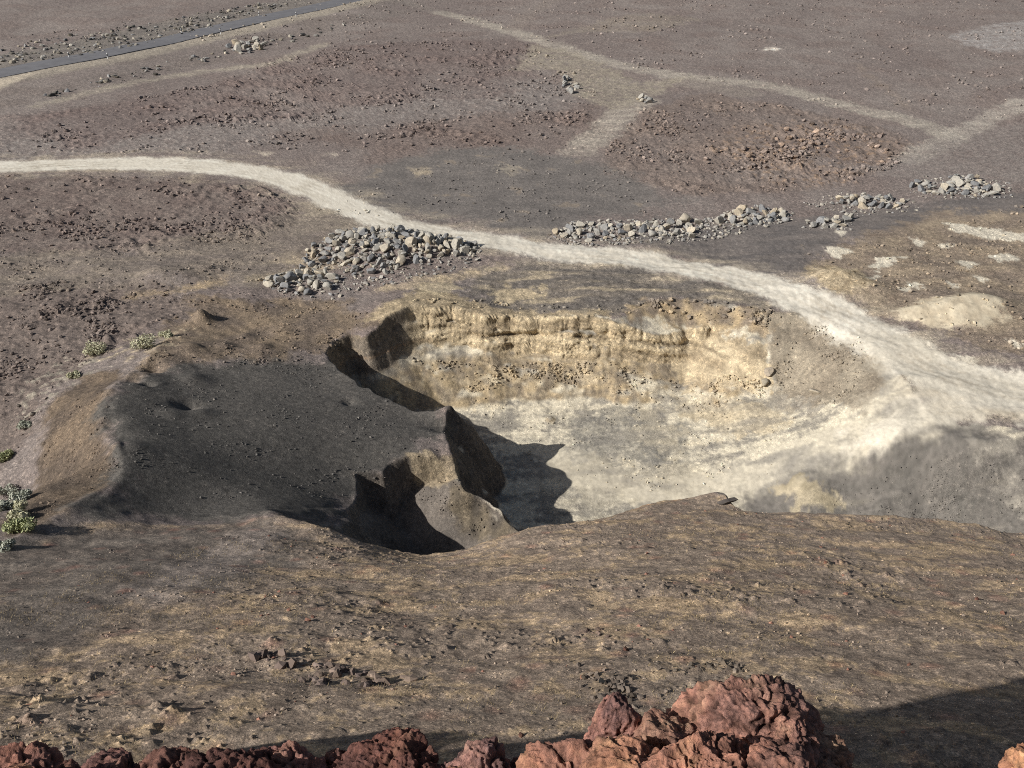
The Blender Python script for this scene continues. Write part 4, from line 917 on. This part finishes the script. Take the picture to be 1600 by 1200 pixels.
for i_, a in enumerate([(212, 546, 2.0, 1.0, PALE, 'largest pale straw green shrub, on the brink of the dark scarp at the left'), (146, 552, 1.5, .8, PALE, 'rounded pale green shrub alone on the brown slope, left of the largest shrub'), (259, 528, 1.0, .5, PALE, 'small dry shrub just right of the largest pale shrub'), (117, 588, .8, .4, PALE, 'small low shrub half way down the left slope, below the rounded pale one'),
                        (38, 668, .9, .4, GREY, 'small grey shrub on the dark ground, above the shrub group at the left edge'), (8, 718, 1.1, .6, GREEN, 'green shrub at the left edge of the picture, highest of the group there'), (14, 768, 1.2, .6, GREY, 'broad grey green shrub at the left edge, second from the top of the group'), (38, 782, .8, .5, GREY, 'grey shrub standing furthest right in the group at the left edge'),
                        (8, 796, .8, .4, GREY, 'low grey shrub cut by the left edge, just under the broad grey green one'), (27, 806, 1.1, .5, PALE, 'pale spreading shrub in the lower middle of the group at the left edge'), (31, 832, 1.1, .6, GREEN, 'bright yellow green shrub, lowest of the group at the left edge'), (4, 858, .8, .4, GREY, 'dull shrub in the bottom left corner of the shrub group, under the bright one')]):
    shrub(*a, 100 + i_)

# ------------------------------------------------------------------ single stones that stand out
def single(px, py, s, tmpl, scale, c, label, name='boulder', tilt=0):
    hx, hy = hit(px, py); v, f = TEMPL[tmpl]; m = rock_material(name + '_stone', [(0, c), (1, c)])
    o = link(name, mesh_from(name, v, f, m, smooth=False)); o.location = (hx, hy, ground_z(hx, hy) + s * scale[2] * .5); o.scale = [s * q for q in scale]; o.rotation_euler = (tilt, 0, .3); return tag(o, label, 'boulder')
single(1272, 615, .75, 3, (1, .8, .5), (.46, .40, .31), 'flat pale block lying alone on the grey cinder below the pit wall')
single(1116, 613, .32, 4, (1, 1, .8), (.36, .29, .21), 'small tan boulder at the foot of the pit wall, left of the flat pale block')
single(1201, 584, .5, 6, (1, 1, .9), (.38, .32, .25), 'round pinkish boulder stuck at the right end of the pit wall')
single(1196, 600, .42, 7, (1, 1, .8), (.38, .33, .25), 'tan boulder wedged under the round one at the end of the pit wall')
single(1140, 786, .55, 9, (1.6, .8, .7), (.11, .095, .085), 'dark slab of rock on the brow of the near slope, before the pit floor')

# ------------------------------------------------------------------ red scoria rocks at the rim
def scoria_material():
    m, nt, b = nodes_of('red_scoria'); tc = nt.nodes.new('ShaderNodeTexCoord'); oi = nt.nodes.new('ShaderNodeObjectInfo')
    ad = nt.nodes.new('ShaderNodeVectorMath'); ad.operation = 'ADD'; nt.links.new(tc.outputs['Object'], ad.inputs[0]); nt.links.new(oi.outputs['Location'], ad.inputs[1])
    n1_ = noise_node(nt, 9, 8, .62, ad.outputs[0]); r1_ = ramp_node(nt, n1_.outputs['Fac'], [(.28, (.17, .10, .083)), (.42, (.32, .17, .132)), (.54, (.43, .215, .155)), (.64, (.51, .28, .185)), (.76, (.60, .45, .33))])
    n2_ = noise_node(nt, 75, 9, .8, ad.outputs[0]); r2_ = ramp_node(nt, n2_.outputs['Fac'], [(.32, (.35, .35, .38)), (.48, (.95, .95, .95)), (.68, (1.45, 1.38, 1.3))])
    n3_ = noise_node(nt, 4, 3, .5, ad.outputs[0]); r3_ = ramp_node(nt, n3_.outputs['Fac'], [(.42, (1, 1, 1)), (.62, (.74, .80, .86))])
    c = mult(nt, mult(nt, r1_.outputs['Color'], r2_.outputs['Color']), r3_.outputs['Color'])
    at_ = nt.nodes.new('ShaderNodeAttribute'); at_.attribute_name = 'soil'; c = mult(nt, c, at_.outputs['Color']); nt.links.new(c, b.inputs['Base Color'])
    bp = nt.nodes.new('ShaderNodeBump'); bp.inputs['Strength'].default_value = 1.0; bp.inputs['Distance'].default_value = .009
    n4_ = noise_node(nt, 110, 6, .7, ad.outputs[0]); nt.links.new(n4_.outputs['Fac'], bp.inputs['Height']); nt.links.new(bp.outputs['Normal'], b.inputs['Normal']); return m
SCORIA = scoria_material()
def scoria(px, py, wpx, hpx, Y, label, seed, tint=(1, 1, 1), n=6, dep=1.0, rough=1.0, knob=None, blunt=False):
    """a clinker of lava: px, py is the middle of its outline; wavelengths of its relief are in metres"""
    r = np.random.default_rng(seed); u, yd, zd = (float(q) for q in ray(px, py)); t = Y / yd; c = np.array([u * t, Y, HC + zd * t])
    rx = wpx / FPX * t / 2; rz = hpx / FPX * t / 2 / .78; m = min(rx, rz)
    v, f = icosphere(n)
    nrm = r.normal(size=(9, 3)); nrm /= np.linalg.norm(nrm, axis=1)[:, None]; dd = r.uniform(.55, .95, 9)
    if blunt:
        nrm[:3] = [(0, -.15, .99), (.62, -.1, .78), (-.66, -.1, .75)]; dd[:3] = (.74, .86, .9); dd[3:] = np.maximum(dd[3:], .8)
    dots = v @ nrm.T; rad = np.min(np.where(dots > .08, dd / np.maximum(dots, .08), 9), 1); rad = np.minimum(rad, 1.1)
    p = v * rad[:, None] * [rx, rx * dep, rz]
    if knob:
        for kx, kz, kr, kh in knob:      # a hump that rises out of the block
            p[:, 2] += kh * rz * np.exp(-((p[:, 0] - kx * rx) ** 2 + p[:, 1] ** 2 * .6) / (kr * rx) ** 2) * sstep(-.2, .4, p[:, 2] / rz)
    o_ = r.uniform(0, 40); k = min(1.0, m / .05) ** .5
    N = lambda w, i: n3(p[:, 0], p[:, 1], p[:, 2], w, o_ + i)
    warp = .35 * N(.05, 9)
    b1, b2, b3, b4, b5 = N(.11, 0), N(.05, 1), N(.024, 2), N(.011, 3), N(.0052, 4)
    crack = np.clip(.10 - np.abs(N(.09, 5) + .25 * b3), 0, .10) / .10; pits = sstep(.22, .42, N(.011, 6)); rg = lambda w, i: 1 - 2.2 * np.abs(N(w, i)); e1, e2, e3, e4 = rg(.085, 7), rg(.04, 8), rg(.018, 9), rg(.008, 10)
    d = rough * k * (.016 * b1 + .006 * b2 + .012 * e1 + .007 * e2 + .0048 * e3 + .0030 * e4 + .003 * b4 + .0025 * b5 - .010 * crack - .004 * pits)
    e = v / np.array([rx, rx * dep, rz]); e /= np.linalg.norm(e, axis=1)[:, None]
    p = p + e * d[:, None]
    q_ = r.normal() * .15; p = np.stack([p[:, 0] * math.cos(q_) - p[:, 2] * math.sin(q_), p[:, 1], p[:, 2] * math.cos(q_) + p[:, 0] * math.sin(q_)], 1)
    cc = np.ones((len(v), 4), F32); cav = np.clip(1 + .5 * b3 + .5 * b4 - .5 * crack - .3 * pits + .12 * e3, .3, 1.35); cc[:, :3] = np.array(tint)[None] * cav[:, None]  # cracks, pits and hollows darkened: their shade is put into the rock colour
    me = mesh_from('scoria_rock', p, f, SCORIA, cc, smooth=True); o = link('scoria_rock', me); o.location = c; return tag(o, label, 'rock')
RED, PUR, BRN, ORG, DRK = (1, 1, 1), (.82, .84, .88), (.75, .85, .85), (1.05, 1.02, .88), (.62, .58, .57)  # the darkest tints put the shade along the rim into the rock colour
scoria(1162, 1195, 232, 290, 1.40, 'big red scoria boulder with a broad blunt top, tallest of the bottom edge rocks', 1, RED, 7, .7, 1.0, None, True)
scoria(956, 1185, 138, 128, 1.40, 'purplish red rock rising to a knob, left of the big red boulder', 2, (.92, .9, .95), 7, .8, .9, [(.12, 0, .42, .55)])
scoria(1036, 1181, 84, 90, 1.34, 'small brown rock wedged between the big red boulder and the knobbed rock', 3, (.8, .86, .85), 6)
scoria(1282, 1203, 92, 76, 1.33, 'grey brown wedge shaped rock leaning on the right foot of the big red boulder', 4, (.85, .95, .9), 6)
scoria(1100, 1221, 190, 70, 1.20, 'crumbling orange rock at the foot of the big red boulder', 5, (.98, .95, .9), 7)
scoria(985, 1219, 130, 60, 1.22, 'broken tan orange rock below the knobbed rock', 6, ORG, 6)
scoria(752, 1219, 92, 78, 1.36, 'mauve grey rock with a rounded top near the middle of the bottom edge', 7, (.74, .80, .9), 6)
scoria(826, 1225, 92, 66, 1.38, 'dark mauve rock right beside the mauve grey one', 8, (.68, .68, .74), 6)
scoria(884, 1217, 120, 52, 1.26, 'low orange rock just left of the knobbed rock', 9, (1.0, .95, .88), 6)
scoria(712, 1243, 66, 34, 1.22, 'small tan orange rock at the bottom edge under the mauve grey rock', 10, ORG, 6)
scoria(468, 1223, 96, 72, 1.40, 'purple red rock with a ridged back on the bottom edge left of centre', 11, (.9, .85, .9), 6, 1, 1, [(-.2, 0, .5, .3)])
scoria(512, 1231, 62, 56, 1.42, 'rock tinted dark for shade against the ridged purple red rock', 12, DRK)
scoria(533, 1199, 34, 44, 1.46, 'small brown red stone on the rim, first of three in a row', 13, (.85, .8, .8))
scoria(563, 1201, 38, 38, 1.46, 'small orange red stone on the rim, middle of three in a row', 14, ORG)
scoria(598, 1201, 44, 40, 1.46, 'small grey brown stone on the rim, last of three in a row', 15, (.7, .85, .85))
scoria(648, 1221, 92, 56, 1.42, 'dark grey stone between the row of three stones and the mauve grey rock', 16, DRK)
scoria(700, 1227, 50, 46, 1.40, 'shade-tinted black stone just left of the mauve grey rock', 17, (.45, .45, .5))
scoria(540, 1246, 44, 36, 1.20, 'tan stone on the bottom edge in front of the shaded rim', 18, (1.3, 1.3, 1.0))
scoria(34, 1225, 96, 66, 1.36, 'orange red lumpy rock in the bottom left corner', 19, (1.1, 1.0, .95))
scoria(2, 1237, 60, 50, 1.24, 'red rock cut off by the bottom left corner', 20, ORG)
scoria(100, 1239, 84, 44, 1.30, 'shade-tinted brown rock beside the lumpy corner rock', 21, (.6, .55, .55))
scoria(170, 1241, 130, 48, 1.34, 'low mauve brown rock third from the bottom left corner', 22, (.75, .72, .75))
scoria(260, 1247, 150, 46, 1.32, 'shade-tinted low rock on the bottom edge, left third of the picture', 23, DRK)
scoria(350, 1245, 150, 56, 1.30, 'long shade-tinted red rock on the bottom edge left of the ridged rock', 24, (.55, .48, .48))
scoria(412, 1237, 100, 56, 1.36, 'shade-tinted red rock touching the left side of the ridged rock', 25, (.7, .62, .62))
scoria(606, 1251, 190, 86, 1.36, 'broad shade-tinted red rock under the row of three stones', 26, (.55, .48, .48), 7)
scoria(1600, 1204, 60, 44, 1.24, 'orange tan stone in the bottom right corner', 27, (1.3, 1.2, .95))
scoria(1215, 1223, 130, 50, 1.18, 'crumbly red rubble block on the bottom edge in front of the big boulder', 28, (1.0, .95, .9), 6)
rr_ = []
for _ in range(6500):
    x_ = SR.uniform(-1.5, 1.5); y_ = SR.uniform(1.02, 1.5); z_ = ground_z(x_, y_); s_ = .003 + .022 * SR.random() ** 4
    c_ = np.array([.20, .085, .055]) * SR.uniform(.4, 1.4) * [1, SR.uniform(.9, 1.3), SR.uniform(.9, 1.2)]
    rr_.append((x_, y_, z_ + s_ * .3, s_, *np.clip(c_, .02, .6)))
stones('rim_rubble', rr_, [angular(2, 9, SR, .8, .12) for _ in range(8)], LOOSE)['kind'] = 'stuff'
print('objects', time.time() - T0)
#OBJECTS_END

# ------------------------------------------------------------------ light and camera
S = bpy.context.scene
SUN_EL, TRAVEL = math.radians(33), math.radians(28)      # light travels towards +X and a little away from the eye
tosun = Vector((-math.cos(TRAVEL) * math.cos(SUN_EL), -math.sin(TRAVEL) * math.cos(SUN_EL), math.sin(SUN_EL)))
sl = bpy.data.lights.new('sun', 'SUN'); sl.energy = 5.0; sl.angle = math.radians(.5); sl.color = (1.0, .98, .945)
so = bpy.data.objects.new('sun', sl); COLL.objects.link(so); so.rotation_euler = tosun.to_track_quat('Z', 'Y').to_euler(); so.location = (-60, -40, 90)
wd = bpy.data.worlds.new('World'); S.world = wd; wd.use_nodes = True
sk = wd.node_tree.nodes.new('ShaderNodeTexSky'); sk.sky_type = 'NISHITA'; sk.sun_disc = False
sk.sun_elevation = SUN_EL; sk.sun_rotation = math.atan2(tosun.x, tosun.y); sk.dust_density = 2.0
wd.node_tree.links.new(sk.outputs[0], wd.node_tree.nodes['Background'].inputs[0]); wd.node_tree.nodes['Background'].inputs[1].default_value = .05
cd = bpy.data.cameras.new('camera'); cd.sensor_width = 36; cd.lens = 35; cd.clip_start = .05; cd.clip_end = 8000
co = bpy.data.objects.new('camera', cd); COLL.objects.link(co); co.location = (0, 0, HC); co.rotation_euler = (math.pi / 2 - PITCH, 0, 0)
S.camera = co
S.view_settings.view_transform = 'Standard'; S.view_settings.look = 'None'; S.view_settings.exposure = 0; S.view_settings.gamma = 1
S.cycles.filter_width = 1.0; S.render.engine = 'CYCLES'; S.cycles.max_bounces = 4; S.cycles.use_denoising = False
print('done', time.time() - T0)
